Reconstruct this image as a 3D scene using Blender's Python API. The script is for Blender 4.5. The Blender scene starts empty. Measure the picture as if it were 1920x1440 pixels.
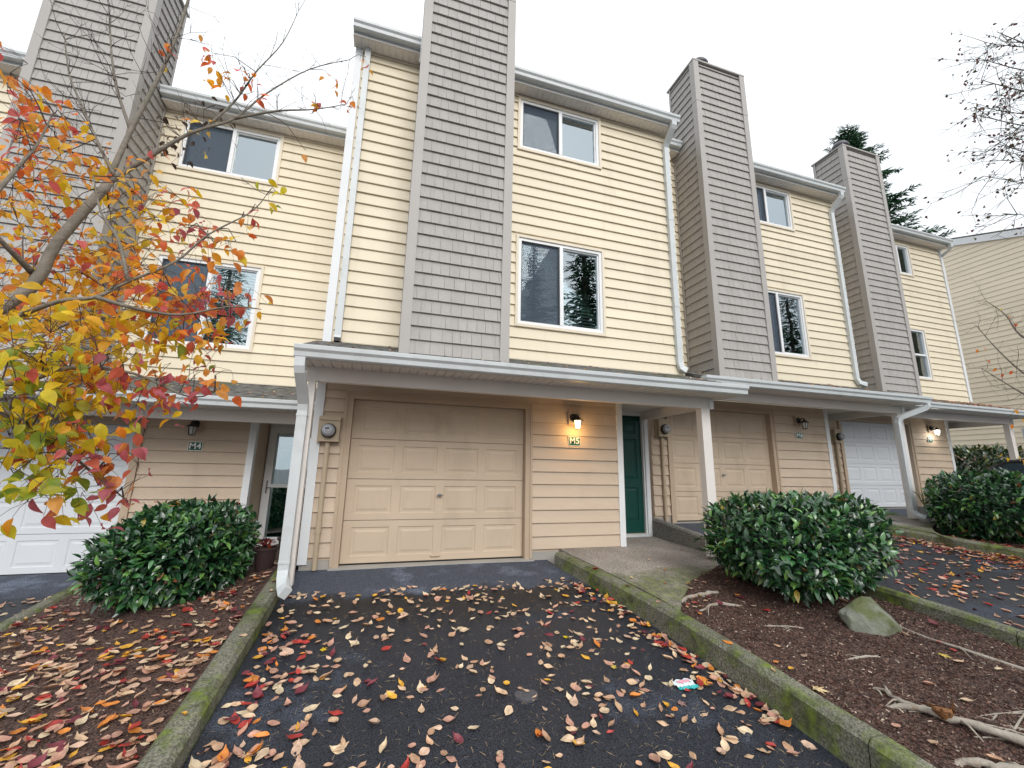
import bpy, bmesh, math, random
import numpy as np
from mathutils import Vector, Matrix

random.seed(7)
rng = np.random.default_rng(11)
scene = bpy.context.scene
COL = scene.collection

# ------------------------------------------------------------------ camera
YAW, PITCH, ROLL, FPX = math.radians(16.6726), math.radians(11.7050), math.radians(1.0477), 783.058
FW = Vector((math.sin(YAW)*math.cos(PITCH), math.cos(YAW)*math.cos(PITCH), math.sin(PITCH)))
_rt = Vector((math.cos(YAW), -math.sin(YAW), 0)); _up = _rt.cross(FW)
RT = _rt*math.cos(ROLL) + _up*math.sin(ROLL); UP = RT.cross(FW)
cam_d = bpy.data.cameras.new('camera'); cam = bpy.data.objects.new('camera', cam_d); COL.objects.link(cam)
cam_d.sensor_width = 36; cam_d.lens = FPX/1920*36; cam_d.clip_start = 0.05; cam_d.clip_end = 2000
M = Matrix((RT, UP, -FW)).transposed().to_4x4(); cam.matrix_world = M
scene.camera = cam
def at(x, y, Y):
    r = (x-960)*RT + (720-y)*UP + FPX*FW
    return r*(Y/r.y)

# ------------------------------------------------------------------ sky (overcast), soft sun, exposure
SUN_EL, SUN_AZ = math.radians(35), math.radians(176)      # azimuth from +Y clockwise: behind the camera, to the right
w = bpy.data.worlds.new('World'); scene.world = w; w.use_nodes = True
nt = w.node_tree; nt.nodes.clear(); N = nt.nodes.new; L = nt.links.new
sky = N('ShaderNodeTexSky'); sky.sky_type = 'NISHITA'; sky.sun_disc = False
sky.sun_elevation = SUN_EL; sky.sun_rotation = SUN_AZ; sky.dust_density = 6; sky.air_density = 1.0
bg1 = N('ShaderNodeBackground'); bg1.inputs[1].default_value = 0.05; L(sky.outputs[0], bg1.inputs[0])
tc = N('ShaderNodeTexCoord'); sep = N('ShaderNodeSeparateXYZ'); L(tc.outputs['Generated'], sep.inputs[0])
ramp = N('ShaderNodeMapRange'); ramp.inputs[1].default_value = -0.05; ramp.inputs[2].default_value = 1.0
ramp.inputs[3].default_value = 0.80; ramp.inputs[4].default_value = 1.25; L(sep.outputs[2], ramp.inputs[0])
cl = N('ShaderNodeTexNoise'); cl.inputs['Scale'].default_value = 1.6; cl.inputs['Detail'].default_value = 3
clm = N('ShaderNodeMapRange'); clm.inputs[1].default_value = .3; clm.inputs[2].default_value = .7
clm.inputs[3].default_value = .92; clm.inputs[4].default_value = 1.06; L(tc.outputs['Generated'], cl.inputs[0]); L(cl.outputs[0], clm.inputs[0])
mul = N('ShaderNodeMath'); mul.operation = 'MULTIPLY'; L(ramp.outputs[0], mul.inputs[0]); L(clm.outputs[0], mul.inputs[1])
bg2 = N('ShaderNodeBackground'); bg2.inputs[0].default_value = (0.925, 0.965, 1.0, 1); L(mul.outputs[0], bg2.inputs[1])
mixw = N('ShaderNodeMixShader'); mixw.inputs[0].default_value = 0.9; L(bg1.outputs[0], mixw.inputs[1]); L(bg2.outputs[0], mixw.inputs[2])
wo = N('ShaderNodeOutputWorld'); L(mixw.outputs[0], wo.inputs[0])
sun_d = bpy.data.lights.new('sun', 'SUN'); sun_d.energy = 1.5; sun_d.angle = math.radians(32); sun_d.color = (1, .97, .93)
sun = bpy.data.objects.new('sun', sun_d); COL.objects.link(sun)
sd = Vector((math.sin(SUN_AZ)*math.cos(SUN_EL), math.cos(SUN_AZ)*math.cos(SUN_EL), math.sin(SUN_EL)))
sun.rotation_euler = sd.to_track_quat('Z', 'Y').to_euler(); sun.location = (0, -6, 20)
vs = scene.view_settings; vs.view_transform = 'Standard'; vs.look = 'None'; vs.gamma = 1; vs.exposure = 0.46; vs.use_curve_mapping = False
scene.render.engine = 'CYCLES'
try: scene.cycles.use_denoising = True
except Exception: pass

# ------------------------------------------------------------------ materials
def newmat(name):
    m = bpy.data.materials.new(name); m.use_nodes = True
    t = m.node_tree; b = t.nodes['Principled BSDF']
    return m, t, b, t.nodes.new, t.links.new
def surf(name, c, rough=.6, var=.08, scale=3.0, stretch=(1, 1, 1), bump=0.0, bscale=60, rnd=0.0, spec=.4, dirt=None, dscale=1.5, damt=.0, dlo=.5, dhi=.75, dst=(1, 1, 1)):
    m, t, b, N, L = newmat(name)
    g = N('ShaderNodeNewGeometry'); mp = N('ShaderNodeMapping'); mp.inputs['Scale'].default_value = stretch; L(g.outputs['Position'], mp.inputs[0])
    n = N('ShaderNodeTexNoise'); n.inputs['Scale'].default_value = scale; n.inputs['Detail'].default_value = 6; L(mp.outputs[0], n.inputs[0])
    mr = N('ShaderNodeMapRange'); mr.inputs[1].default_value = .25; mr.inputs[2].default_value = .75
    mr.inputs[3].default_value = 1-var; mr.inputs[4].default_value = 1+var; L(n.outputs[0], mr.inputs[0])
    v = N('ShaderNodeMix'); v.data_type = 'RGBA'; v.blend_type = 'MULTIPLY'; v.inputs[0].default_value = 1
    v.inputs[6].default_value = (*c, 1); L(mr.outputs[0], v.inputs[7]); out = v.outputs[2]
    if rnd:
        oi = N('ShaderNodeObjectInfo'); r2 = N('ShaderNodeMapRange'); r2.inputs[3].default_value = 1-rnd; r2.inputs[4].default_value = 1+rnd; L(oi.outputs['Random'], r2.inputs[0])
        v2 = N('ShaderNodeMix'); v2.data_type = 'RGBA'; v2.blend_type = 'MULTIPLY'; v2.inputs[0].default_value = 1; L(out, v2.inputs[6]); L(r2.outputs[0], v2.inputs[7]); out = v2.outputs[2]
    if dirt:
        n2 = N('ShaderNodeTexNoise'); n2.inputs['Scale'].default_value = dscale; n2.inputs['Detail'].default_value = 8; n2.inputs['Roughness'].default_value = .65; mp2 = N('ShaderNodeMapping'); mp2.inputs['Scale'].default_value = dst; L(g.outputs['Position'], mp2.inputs[0]); L(mp2.outputs[0], n2.inputs[0])
        m2 = N('ShaderNodeMapRange'); m2.inputs[1].default_value = dlo; m2.inputs[2].default_value = dhi; m2.inputs[4].default_value = damt; L(n2.outputs[0], m2.inputs[0])
        v3 = N('ShaderNodeMix'); v3.data_type = 'RGBA'; L(m2.outputs[0], v3.inputs[0]); L(out, v3.inputs[6]); v3.inputs[7].default_value = (*dirt, 1); out = v3.outputs[2]
    L(out, b.inputs['Base Color']); b.inputs['Roughness'].default_value = rough; b.inputs['Specular IOR Level'].default_value = spec
    if bump:
        n3 = N('ShaderNodeTexNoise'); n3.inputs['Scale'].default_value = bscale; n3.inputs['Detail'].default_value = 5; L(mp.outputs[0], n3.inputs[0])
        bp = N('ShaderNodeBump'); bp.inputs['Strength'].default_value = bump; bp.inputs['Distance'].default_value = .01; L(n3.outputs[0], bp.inputs['Height']); L(bp.outputs[0], b.inputs['Normal'])
    return m
MT = {}
MT['cream'] = surf('cream_vinyl', (.765, .685, .53), .5, .05, 1.2, (.4, .4, 2), .12, 90, .025, .35, (.50, .43, .33), .9, .38, .52, .8, (3.5, 3.5, .35))
MT['cream_far'] = surf('cream_vinyl_far', (.80, .70, .55), .55, .04, 1.0, rnd=.03)
MT['cream_trim'] = surf('cream_trim', (.75, .67, .54), .5, .03, 4)
MT['tan'] = surf('tan_lap_siding', (.565, .455, .35), .6, .06, 2.0, (.5, .5, 3), .22, 70, .03, .3, (.34, .27, .2), 1.3, .4, .5, .8, (1.5, 1.5, .6))
MT['tan_trim'] = surf('tan_trim', (.48, .37, .27), .55, .06, 3, (1, 1, .4), .15, 60)
MT['taupe'] = surf('grey_shakes', (.415, .395, .378), .7, .06, 6, (9, 9, 1.2), .45, 26, .03, .25, (.27, .26, .24), 1.2, .45, .48, .8, (3, 3, .3))
MT['taupe_trim'] = surf('grey_trim', (.41, .388, .37), .55, .04, 3)
MT['white'] = surf('white_paint', (.74, .76, .78), .5, .04, 3, dirt=(.45, .44, .4), dscale=2.2, damt=.35, dlo=.58, dhi=.85)
MT['gutter'] = surf('white_gutter_metal', (.60, .635, .65), .38, .04, 2, (1, 1, 1), .05, 30, dirt=(.36, .37, .34), dscale=3, damt=.45, dlo=.52, dhi=.8)
MT['soffit'] = surf('white_soffit', (.78, .74, .70), .6, .04, 2)
MT['beam'] = surf('painted_beam', (.76, .715, .68), .6, .05, 2.5, dirt=(.35, .3, .25), dscale=1.6, damt=.3, dlo=.6, dhi=.85)
MT['door_tan'] = surf('beige_garage_door', (.555, .445, .335), .5, .06, 1.6, (1, 1, 1), .22, 130, .015, .35, (.33, .26, .19), 1.5, .45, .5, .8, (1.6, 1.6, .7))
MT['door_white'] = surf('white_garage_door', (.66, .69, .73), .45, .03, 2, bump=.1, bscale=100)
MT['green'] = surf('green_door_paint', (.003, .062, .048), .42, .1, 2, bump=.05)
MT['vinyl'] = surf('white_vinyl_frame', (.80, .815, .83), .35, .02, 4)
MT['screen'] = surf('dark_gasket', (.05, .055, .06), .6)
MT['blind'] = surf('white_blind', (.74, .80, .80), .5, .03)
MT['blind_bright'] = surf('white_blind_bright', (.80, .82, .84), .5, .03)
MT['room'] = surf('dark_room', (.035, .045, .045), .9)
MT['black'] = surf('black_metal', (.012, .012, .013), .4)
MT['meter_grey'] = surf('meter_grey', (.32, .33, .35), .3)
MT['meter_face'] = surf('meter_face', (.45, .45, .5), .4)
MT['meter_box'] = surf('tan_meter_box', (.46, .37, .26), .5, .05)
MT['signgreen'] = surf('green_sign', (.006, .10, .055), .4, .04)
MT['signwhite'] = surf('white_sign', (.80, .80, .78), .45, .02)
MT['handle'] = surf('dull_metal', (.22, .22, .22), .35, .05)
MT['flue'] = surf('flue_metal', (.09, .085, .10), .45, .1)
MT['concrete_plain'] = surf('foundation_concrete', (.36, .34, .31), .85, .1, 4, bump=.3, bscale=80)
MT['pot_brown'] = surf('brown_pot', (.045, .026, .026), .5, .1)
MT['pot_grey'] = surf('blue_grey_pot', (.10, .13, .17), .5, .1)
MT['soil'] = surf('potting_soil', (.05, .035, .03), .9, .3, 30, bump=.6)
MT['rock'] = surf('mossy_rock', (.19, .20, .16), .85, .3, 14, bump=1, bscale=22, dirt=(.10, .115, .035), dscale=5, damt=.85, dlo=.44, dhi=.58)
MT['root'] = surf('weathered_root', (.36, .32, .27), .8, .25, 18, (1, 1, 1), .6, 60, dirt=(.16, .10, .06), dscale=9, damt=.7, dlo=.5, dhi=.65)
MT['bark'] = surf('dogwood_bark', (.19, .165, .135), .85, .25, 26, (1, 1, 1), .6, 90, dirt=(.12, .13, .08), dscale=10, damt=.5, dlo=.5, dhi=.7)
MT['twig'] = surf('dark_twig', (.085, .062, .055), .8, .2, 20)
MT['bark_dark'] = surf('fir_bark', (.075, .06, .05), .9, .2, 10)
MT['moss_twig'] = surf('mossy_twig', (.085, .085, .06), .9, .3, 6)
MT['stem'] = surf('bush_stem', (.06, .05, .035), .9)
MT['car'] = surf('dark_car_paint', (.02, .022, .026), .2, .02, spec=.6)
MT['tyre'] = surf('tyre_rubber', (.02, .02, .02), .8)
MT['wrapper'] = surf('wrapper_print', (.62, .70, .72), .3, .05, 40)
MT['wrapper_t'] = surf('wrapper_turquoise', (.03, .42, .42), .3, .05)
MT['wrapper_p'] = surf('wrapper_pink', (.62, .30, .36), .3, .05)
MT['brass'] = surf('brass', (.6, .42, .16), .3)
MT['cover'] = surf('cover_plate', (.075, .075, .085), .6, .2, 30, bump=.4)

def roof_mat():
    m, t, b, N, L = newmat('asphalt_roof_shingle')
    g = N('ShaderNodeNewGeometry')
    n = N('ShaderNodeTexNoise'); n.inputs['Scale'].default_value = 9; n.inputs['Detail'].default_value = 8; L(g.outputs['Position'], n.inputs[0])
    cr = N('ShaderNodeValToRGB'); e = cr.color_ramp.elements; e[0].position = .3; e[0].color = (.06, .06, .06, 1); e[1].position = .72; e[1].color = (.21, .205, .19, 1)
    L(n.outputs[0], cr.inputs[0])
    n2 = N('ShaderNodeTexNoise'); n2.inputs['Scale'].default_value = 2.2; n2.inputs['Detail'].default_value = 7; L(g.outputs['Position'], n2.inputs[0])
    mr = N('ShaderNodeMapRange'); mr.inputs[1].default_value = .52; mr.inputs[2].default_value = .7; mr.inputs[4].default_value = .6; L(n2.outputs[0], mr.inputs[0])
    mx = N('ShaderNodeMix'); mx.data_type = 'RGBA'; L(mr.outputs[0], mx.inputs[0]); L(cr.outputs[0], mx.inputs[6]); mx.inputs[7].default_value = (.10, .125, .045, 1)
    L(mx.outputs[2], b.inputs['Base Color']); b.inputs['Roughness'].default_value = .9
    bp = N('ShaderNodeBump'); bp.inputs['Strength'].default_value = .7; bp.inputs['Distance'].default_value = .01
    n3 = N('ShaderNodeTexNoise'); n3.inputs['Scale'].default_value = 120; L(g.outputs['Position'], n3.inputs[0]); L(n3.outputs[0], bp.inputs['Height']); L(bp.outputs[0], b.inputs['Normal'])
    return m
MT['roof'] = roof_mat()

def asphalt(dry_y):
    m, t, b, N, L = newmat('wet_asphalt')
    g = N('ShaderNodeNewGeometry'); pos = g.outputs['Position']
    ag = N('ShaderNodeTexNoise'); ag.inputs['Scale'].default_value = 130; ag.inputs['Detail'].default_value = 3; L(pos, ag.inputs[0])
    cr = N('ShaderNodeValToRGB'); e = cr.color_ramp.elements; e[0].position = .38; e[0].color = (.008, .010, .015, 1); e[1].position = .68; e[1].color = (.080, .092, .122, 1); L(ag.outputs[0], cr.inputs[0])
    # wetness: patches with own edges; the strip by the garage stays dry under the porch roof
    n = N('ShaderNodeTexNoise'); n.inputs['Scale'].default_value = 1.5; n.inputs['Detail'].default_value = 7; n.inputs['Roughness'].default_value = .62; L(pos, n.inputs[0])
    sp = N('ShaderNodeSeparateXYZ'); L(pos, sp.inputs[0])
    a = N('ShaderNodeMath'); a.operation = 'MULTIPLY_ADD'; L(n.outputs[0], a.inputs[0]); a.inputs[1].default_value = .85; L(sp.outputs[1], a.inputs[2])
    dry = N('ShaderNodeMapRange'); dry.inputs[1].default_value = dry_y+.36; dry.inputs[2].default_value = dry_y+.50; L(a.outputs[0], dry.inputs[0])
    pn = N('ShaderNodeTexNoise'); pn.inputs['Scale'].default_value = 1.15; pn.inputs['Detail'].default_value = 9; pn.inputs['Roughness'].default_value = .7; L(pos, pn.inputs[0])
    pm = N('ShaderNodeMapRange'); pm.inputs[1].default_value = .545; pm.inputs[2].default_value = .63; L(pn.outputs[0], pm.inputs[0])
    wet = N('ShaderNodeMix'); wet.data_type = 'RGBA'; wet.blend_type = 'MULTIPLY'; wet.inputs[0].default_value = 1; L(cr.outputs[0], wet.inputs[6])
    wr = N('ShaderNodeMapRange'); wr.inputs[3].default_value = .6; wr.inputs[4].default_value = 1.7; L(dry.outputs[0], wr.inputs[0]); pa = N('ShaderNodeMapRange'); pa.inputs[3].default_value = 1; pa.inputs[4].default_value = 2.1; L(pm.outputs[0], pa.inputs[0]); pw_ = N('ShaderNodeMath'); pw_.operation = 'MULTIPLY'; bd = N('ShaderNodeMapRange'); bd.inputs[1].default_value = dry_y-.55; bd.inputs[2].default_value = dry_y+.1; bd.inputs[3].default_value = 1; bd.inputs[4].default_value = .5; L(a.outputs[0], bd.inputs[0]); bm_ = N('ShaderNodeMix'); bm_.data_type = 'FLOAT'; L(dry.outputs[0], bm_.inputs[0]); L(bd.outputs[0], bm_.inputs[2]); bm_.inputs[3].default_value = 1; b2 = N('ShaderNodeMath'); b2.operation = 'MULTIPLY'; L(wr.outputs[0], b2.inputs[0]); L(bm_.outputs[0], b2.inputs[1]); L(b2.outputs[0], pw_.inputs[0]); L(pa.outputs[0], pw_.inputs[1]); L(pw_.outputs[0], wet.inputs[7])
    L(wet.outputs[2], b.inputs['Base Color'])
    r1 = N('ShaderNodeMapRange'); r1.inputs[3].default_value = .42; r1.inputs[4].default_value = .75; L(pm.outputs[0], r1.inputs[0])
    r2 = N('ShaderNodeMix'); r2.data_type = 'FLOAT'; L(dry.outputs[0], r2.inputs[0]); L(r1.outputs[0], r2.inputs[2]); r2.inputs[3].default_value = .8
    L(r2.outputs[0], b.inputs['Roughness']); sl_ = N('ShaderNodeMapRange'); sl_.inputs[3].default_value = .30; sl_.inputs[4].default_value = .25; L(pm.outputs[0], sl_.inputs[0]); L(sl_.outputs[0], b.inputs['Specular IOR Level'])
    bp = N('ShaderNodeBump'); bp.inputs['Distance'].default_value = .006
    bs = N('ShaderNodeMapRange'); bs.inputs[3].default_value = .6; bs.inputs[4].default_value = .6; L(pm.outputs[0], bs.inputs[0]); L(bs.outputs[0], bp.inputs['Strength'])
    an = N('ShaderNodeTexNoise'); an.inputs['Scale'].default_value = 160; an.inputs['Detail'].default_value = 4; L(pos, an.inputs[0]); L(an.outputs[0], bp.inputs['Height']); L(bp.outputs[0], b.inputs['Normal'])
    return m
MT['asphalt5'] = asphalt(5.02); MT['asphalt4'] = asphalt(6.9); MT['asphalt6'] = asphalt(5.9); MT['asphalt7'] = asphalt(6.7)

def concrete(name, base, moss_y=None, moss_amt=.9, lo=.44, hi=.6, side_moss=True):
    m, t, b, N, L = newmat(name)
    g = N('ShaderNodeNewGeometry'); pos = g.outputs['Position']
    n = N('ShaderNodeTexNoise'); n.inputs['Scale'].default_value = 75; n.inputs['Detail'].default_value = 6; L(pos, n.inputs[0])
    cr = N('ShaderNodeValToRGB'); e = cr.color_ramp.elements; e[0].position = .36; e[0].color = (*[c*.42 for c in base], 1); e[1].position = .66; e[1].color = (*[c*1.5 for c in base], 1); L(n.outputs[0], cr.inputs[0])
    nb = N('ShaderNodeTexNoise'); nb.inputs['Scale'].default_value = 2; nb.inputs['Detail'].default_value = 6; L(pos, nb.inputs[0])
    mb = N('ShaderNodeMapRange'); mb.inputs[1].default_value = .3; mb.inputs[2].default_value = .7; mb.inputs[3].default_value = .72; mb.inputs[4].default_value = 1.18; L(nb.outputs[0], mb.inputs[0])
    m1 = N('ShaderNodeMix'); m1.data_type = 'RGBA'; m1.blend_type = 'MULTIPLY'; m1.inputs[0].default_value = 1; L(cr.outputs[0], m1.inputs[6]); L(mb.outputs[0], m1.inputs[7])
    nm = N('ShaderNodeTexNoise'); nm.inputs['Scale'].default_value = 3.2; nm.inputs['Detail'].default_value = 9; nm.inputs['Roughness'].default_value = .7; L(pos, nm.inputs[0])
    src = nm.outputs[0]
    if moss_y is not None:          # algae grows beyond the drip line of the porch roof
        sp = N('ShaderNodeSeparateXYZ'); L(pos, sp.inputs[0])
        my = N('ShaderNodeMapRange'); my.inputs[1].default_value = moss_y-.25; my.inputs[2].default_value = moss_y+.35; my.inputs[3].default_value = .12; my.inputs[4].default_value = -.34; L(sp.outputs[1], my.inputs[0])
        ad = N('ShaderNodeMath'); ad.operation = 'ADD'; L(src, ad.inputs[0]); L(my.outputs[0], ad.inputs[1]); src = ad.outputs[0]
    mm = N('ShaderNodeMapRange'); mm.inputs[1].default_value = lo; mm.inputs[2].default_value = hi; mm.inputs[4].default_value = moss_amt; L(src, mm.inputs[0])
    nc = N('ShaderNodeTexNoise'); nc.inputs['Scale'].default_value = 14; nc.inputs['Detail'].default_value = 5; L(pos, nc.inputs[0])
    mc = N('ShaderNodeValToRGB'); e = mc.color_ramp.elements; e[0].position = .4; e[0].color = (.045, .055, .015, 1); e[1].position = .66; e[1].color = (.14, .20, .008, 1); L(nc.outputs[0], mc.inputs[0])
    m2 = N('ShaderNodeMix'); m2.data_type = 'RGBA'; L(mm.outputs[0], m2.inputs[0]); L(m1.outputs[2], m2.inputs[6]); L(mc.outputs[0], m2.inputs[7])
    L(m2.outputs[2], b.inputs['Base Color']); b.inputs['Roughness'].default_value = .85
    bp = N('ShaderNodeBump'); bp.inputs['Strength'].default_value = .7; bp.inputs['Distance'].default_value = .008; L(n.outputs[0], bp.inputs['Height']); L(bp.outputs[0], b.inputs['Normal'])
    return m
MT['curb'] = concrete('mossy_curb_concrete', (.185, .18, .14), None, .9, .435, .60)
MT['walk'] = concrete('walk_concrete', (.30, .27, .24), 4.85, .62, .44, .6)
MT['walk2'] = concrete('walk_concrete_far', (.30, .275, .25), 5.6, .7, .44, .6)
MT['wallcon'] = concrete('low_wall_concrete', (.25, .24, .22), None, .4, .6, .8)

def mulch_mat():
    m, t, b, N, L = newmat('bark_mulch')
    g = N('ShaderNodeNewGeometry'); pos = g.outputs['Position']
    v = N('ShaderNodeTexVoronoi'); v.inputs['Scale'].default_value = 75; L(pos, v.inputs[0])
    cr = N('ShaderNodeValToRGB'); e = cr.color_ramp.elements; e[0].position = .0; e[0].color = (.030, .016, .012, 1); e[1].position = .9; e[1].color = (.145, .080, .062, 1)
    sx = N('ShaderNodeSeparateColor'); L(v.outputs['Color'], sx.inputs[0]); L(sx.outputs[0], cr.inputs[0])
    L(cr.outputs[0], b.inputs['Base Color']); b.inputs['Roughness'].default_value = .85
    bp = N('ShaderNodeBump'); bp.inputs['Strength'].default_value = 1; bp.inputs['Distance'].default_value = .02; L(v.outputs['Distance'], bp.inputs['Height']); L(bp.outputs[0], b.inputs['Normal'])
    return m
MT['mulch'] = mulch_mat()
MT['ground'] = surf('street_ground', (.06, .062, .065), .8, .2, 2, bump=.3, bscale=90)

def leafmat(name, attr, rough=.5, trans=.35, spec=.4, var=.12, coat=0):
    """attr: 'Col' attribute on the mesh, or None for the object's own colour"""
    m, t, b, N, L = newmat(name)
    if attr: a = N('ShaderNodeAttribute'); a.attribute_name = attr; out = a.outputs['Color']
    else: a = N('ShaderNodeObjectInfo'); out = a.outputs['Color']
    g = N('ShaderNodeNewGeometry'); n = N('ShaderNodeTexNoise'); n.inputs['Scale'].default_value = 26; n.inputs['Detail'].default_value = 4; L(g.outputs['Position'], n.inputs[0])
    mr = N('ShaderNodeMapRange'); mr.inputs[1].default_value = .3; mr.inputs[2].default_value = .7; mr.inputs[3].default_value = 1-var*1.6; mr.inputs[4].default_value = 1+var; L(n.outputs[0], mr.inputs[0])
    v = N('ShaderNodeMix'); v.data_type = 'RGBA'; v.blend_type = 'MULTIPLY'; v.inputs[0].default_value = 1; L(out, v.inputs[6]); L(mr.outputs[0], v.inputs[7])
    L(v.outputs[2], b.inputs['Base Color']); b.inputs['Roughness'].default_value = rough; b.inputs['Specular IOR Level'].default_value = spec; b.inputs['Coat Weight'].default_value = coat; b.inputs['Coat Roughness'].default_value = .18
    if trans:
        tr = N('ShaderNodeBsdfTranslucent'); L(v.outputs[2], tr.inputs[0]); mx = N('ShaderNodeMixShader'); mx.inputs[0].default_value = trans
        o = t.nodes['Material Output']; L(b.outputs[0], mx.inputs[1]); L(tr.outputs[0], mx.inputs[2]); L(mx.outputs[0], o.inputs[0])
    return m
MT['leaf'] = leafmat('autumn_leaf', 'Col', .45, .6); MT['leaf_o'] = leafmat('autumn_leaf_single', None, .45, .6)
MT['fallen'] = leafmat('fallen_leaf', 'Col', .5, .12, var=.2); MT['fallen_o'] = leafmat('fallen_leaf_single', None, .5, .12, var=.2)
MT['laurel'] = leafmat('laurel_leaf', 'Col', .28, .15, .7, .2, .7); MT['laurel_o'] = leafmat('laurel_leaf_single', None, .28, .15, .7, .2, .7)
MT['fir'] = leafmat('fir_needles', 'Col', .7, .1, .2, .3)
MT['chips'] = leafmat('bark_chip', 'Col', .85, 0, .2, .2)

def glass_mat():
    m = bpy.data.materials.new('window_glass'); m.use_nodes = True; t = m.node_tree; t.nodes.clear(); N = t.nodes.new; L = t.links.new
    o = N('ShaderNodeOutputMaterial'); mx = N('ShaderNodeMixShader'); tr = N('ShaderNodeBsdfTransparent'); tr.inputs[0].default_value = (.86, .93, .91, 1)
    gl = N('ShaderNodeBsdfGlossy'); gl.inputs['Roughness'].default_value = .01; gl.inputs[0].default_value = (.84, .94, 1, 1)
    fr = N('ShaderNodeFresnel'); fr.inputs[0].default_value = 1.75
    mm = N('ShaderNodeMath'); mm.operation = 'MULTIPLY_ADD'; mm.inputs[1].default_value = 1.0; mm.inputs[2].default_value = .34; mm.use_clamp = True; L(fr.outputs[0], mm.inputs[0])
    n = N('ShaderNodeTexNoise'); n.inputs['Scale'].default_value = 1.7; g = N('ShaderNodeNewGeometry'); L(g.outputs['Position'], n.inputs[0])
    bp = N('ShaderNodeBump'); bp.inputs['Strength'].default_value = .06; bp.inputs['Distance'].default_value = .02; L(n.outputs[0], bp.inputs['Height']); L(bp.outputs[0], gl.inputs['Normal'])
    L(mm.outputs[0], mx.inputs[0]); L(tr.outputs[0], mx.inputs[1]); L(gl.outputs[0], mx.inputs[2]); L(mx.outputs[0], o.inputs[0])
    return m
MT['glass'] = glass_mat()
def mesh_screen():
    m = bpy.data.materials.new('insect_screen'); m.use_nodes = True; t = m.node_tree; t.nodes.clear(); N = t.nodes.new; L = t.links.new
    o = N('ShaderNodeOutputMaterial'); mx = N('ShaderNodeMixShader'); mx.inputs[0].default_value = .48; tr = N('ShaderNodeBsdfTransparent'); d = N('ShaderNodeBsdfDiffuse'); d.inputs[0].default_value = (.105, .135, .175, 1)
    L(tr.outputs[0], mx.inputs[1]); L(d.outputs[0], mx.inputs[2]); L(mx.outputs[0], o.inputs[0]); return m
MT['mesh'] = mesh_screen()
def glow(name, c, s):
    m, t, b, N, L = newmat(name); b.inputs['Base Color'].default_value = (.8, .8, .8, 1); b.inputs['Emission Color'].default_value = (*c, 1); b.inputs['Emission Strength'].default_value = s; return m
MT['bulb_warm'] = glow('lit_warm_glass', (1, .66, .28), 5); MT['bulb_cool'] = glow('lit_cool_glass', (1, .97, .86), 5)
MT['bulb_off'] = surf('frosted_glass', (.55, .55, .52), .2)
MT['carglass'] = surf('car_glass', (.03, .05, .06), .05, .02, spec=.8)
MT['lens'] = surf('headlight_lens', (.6, .6, .62), .1, .02)

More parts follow.
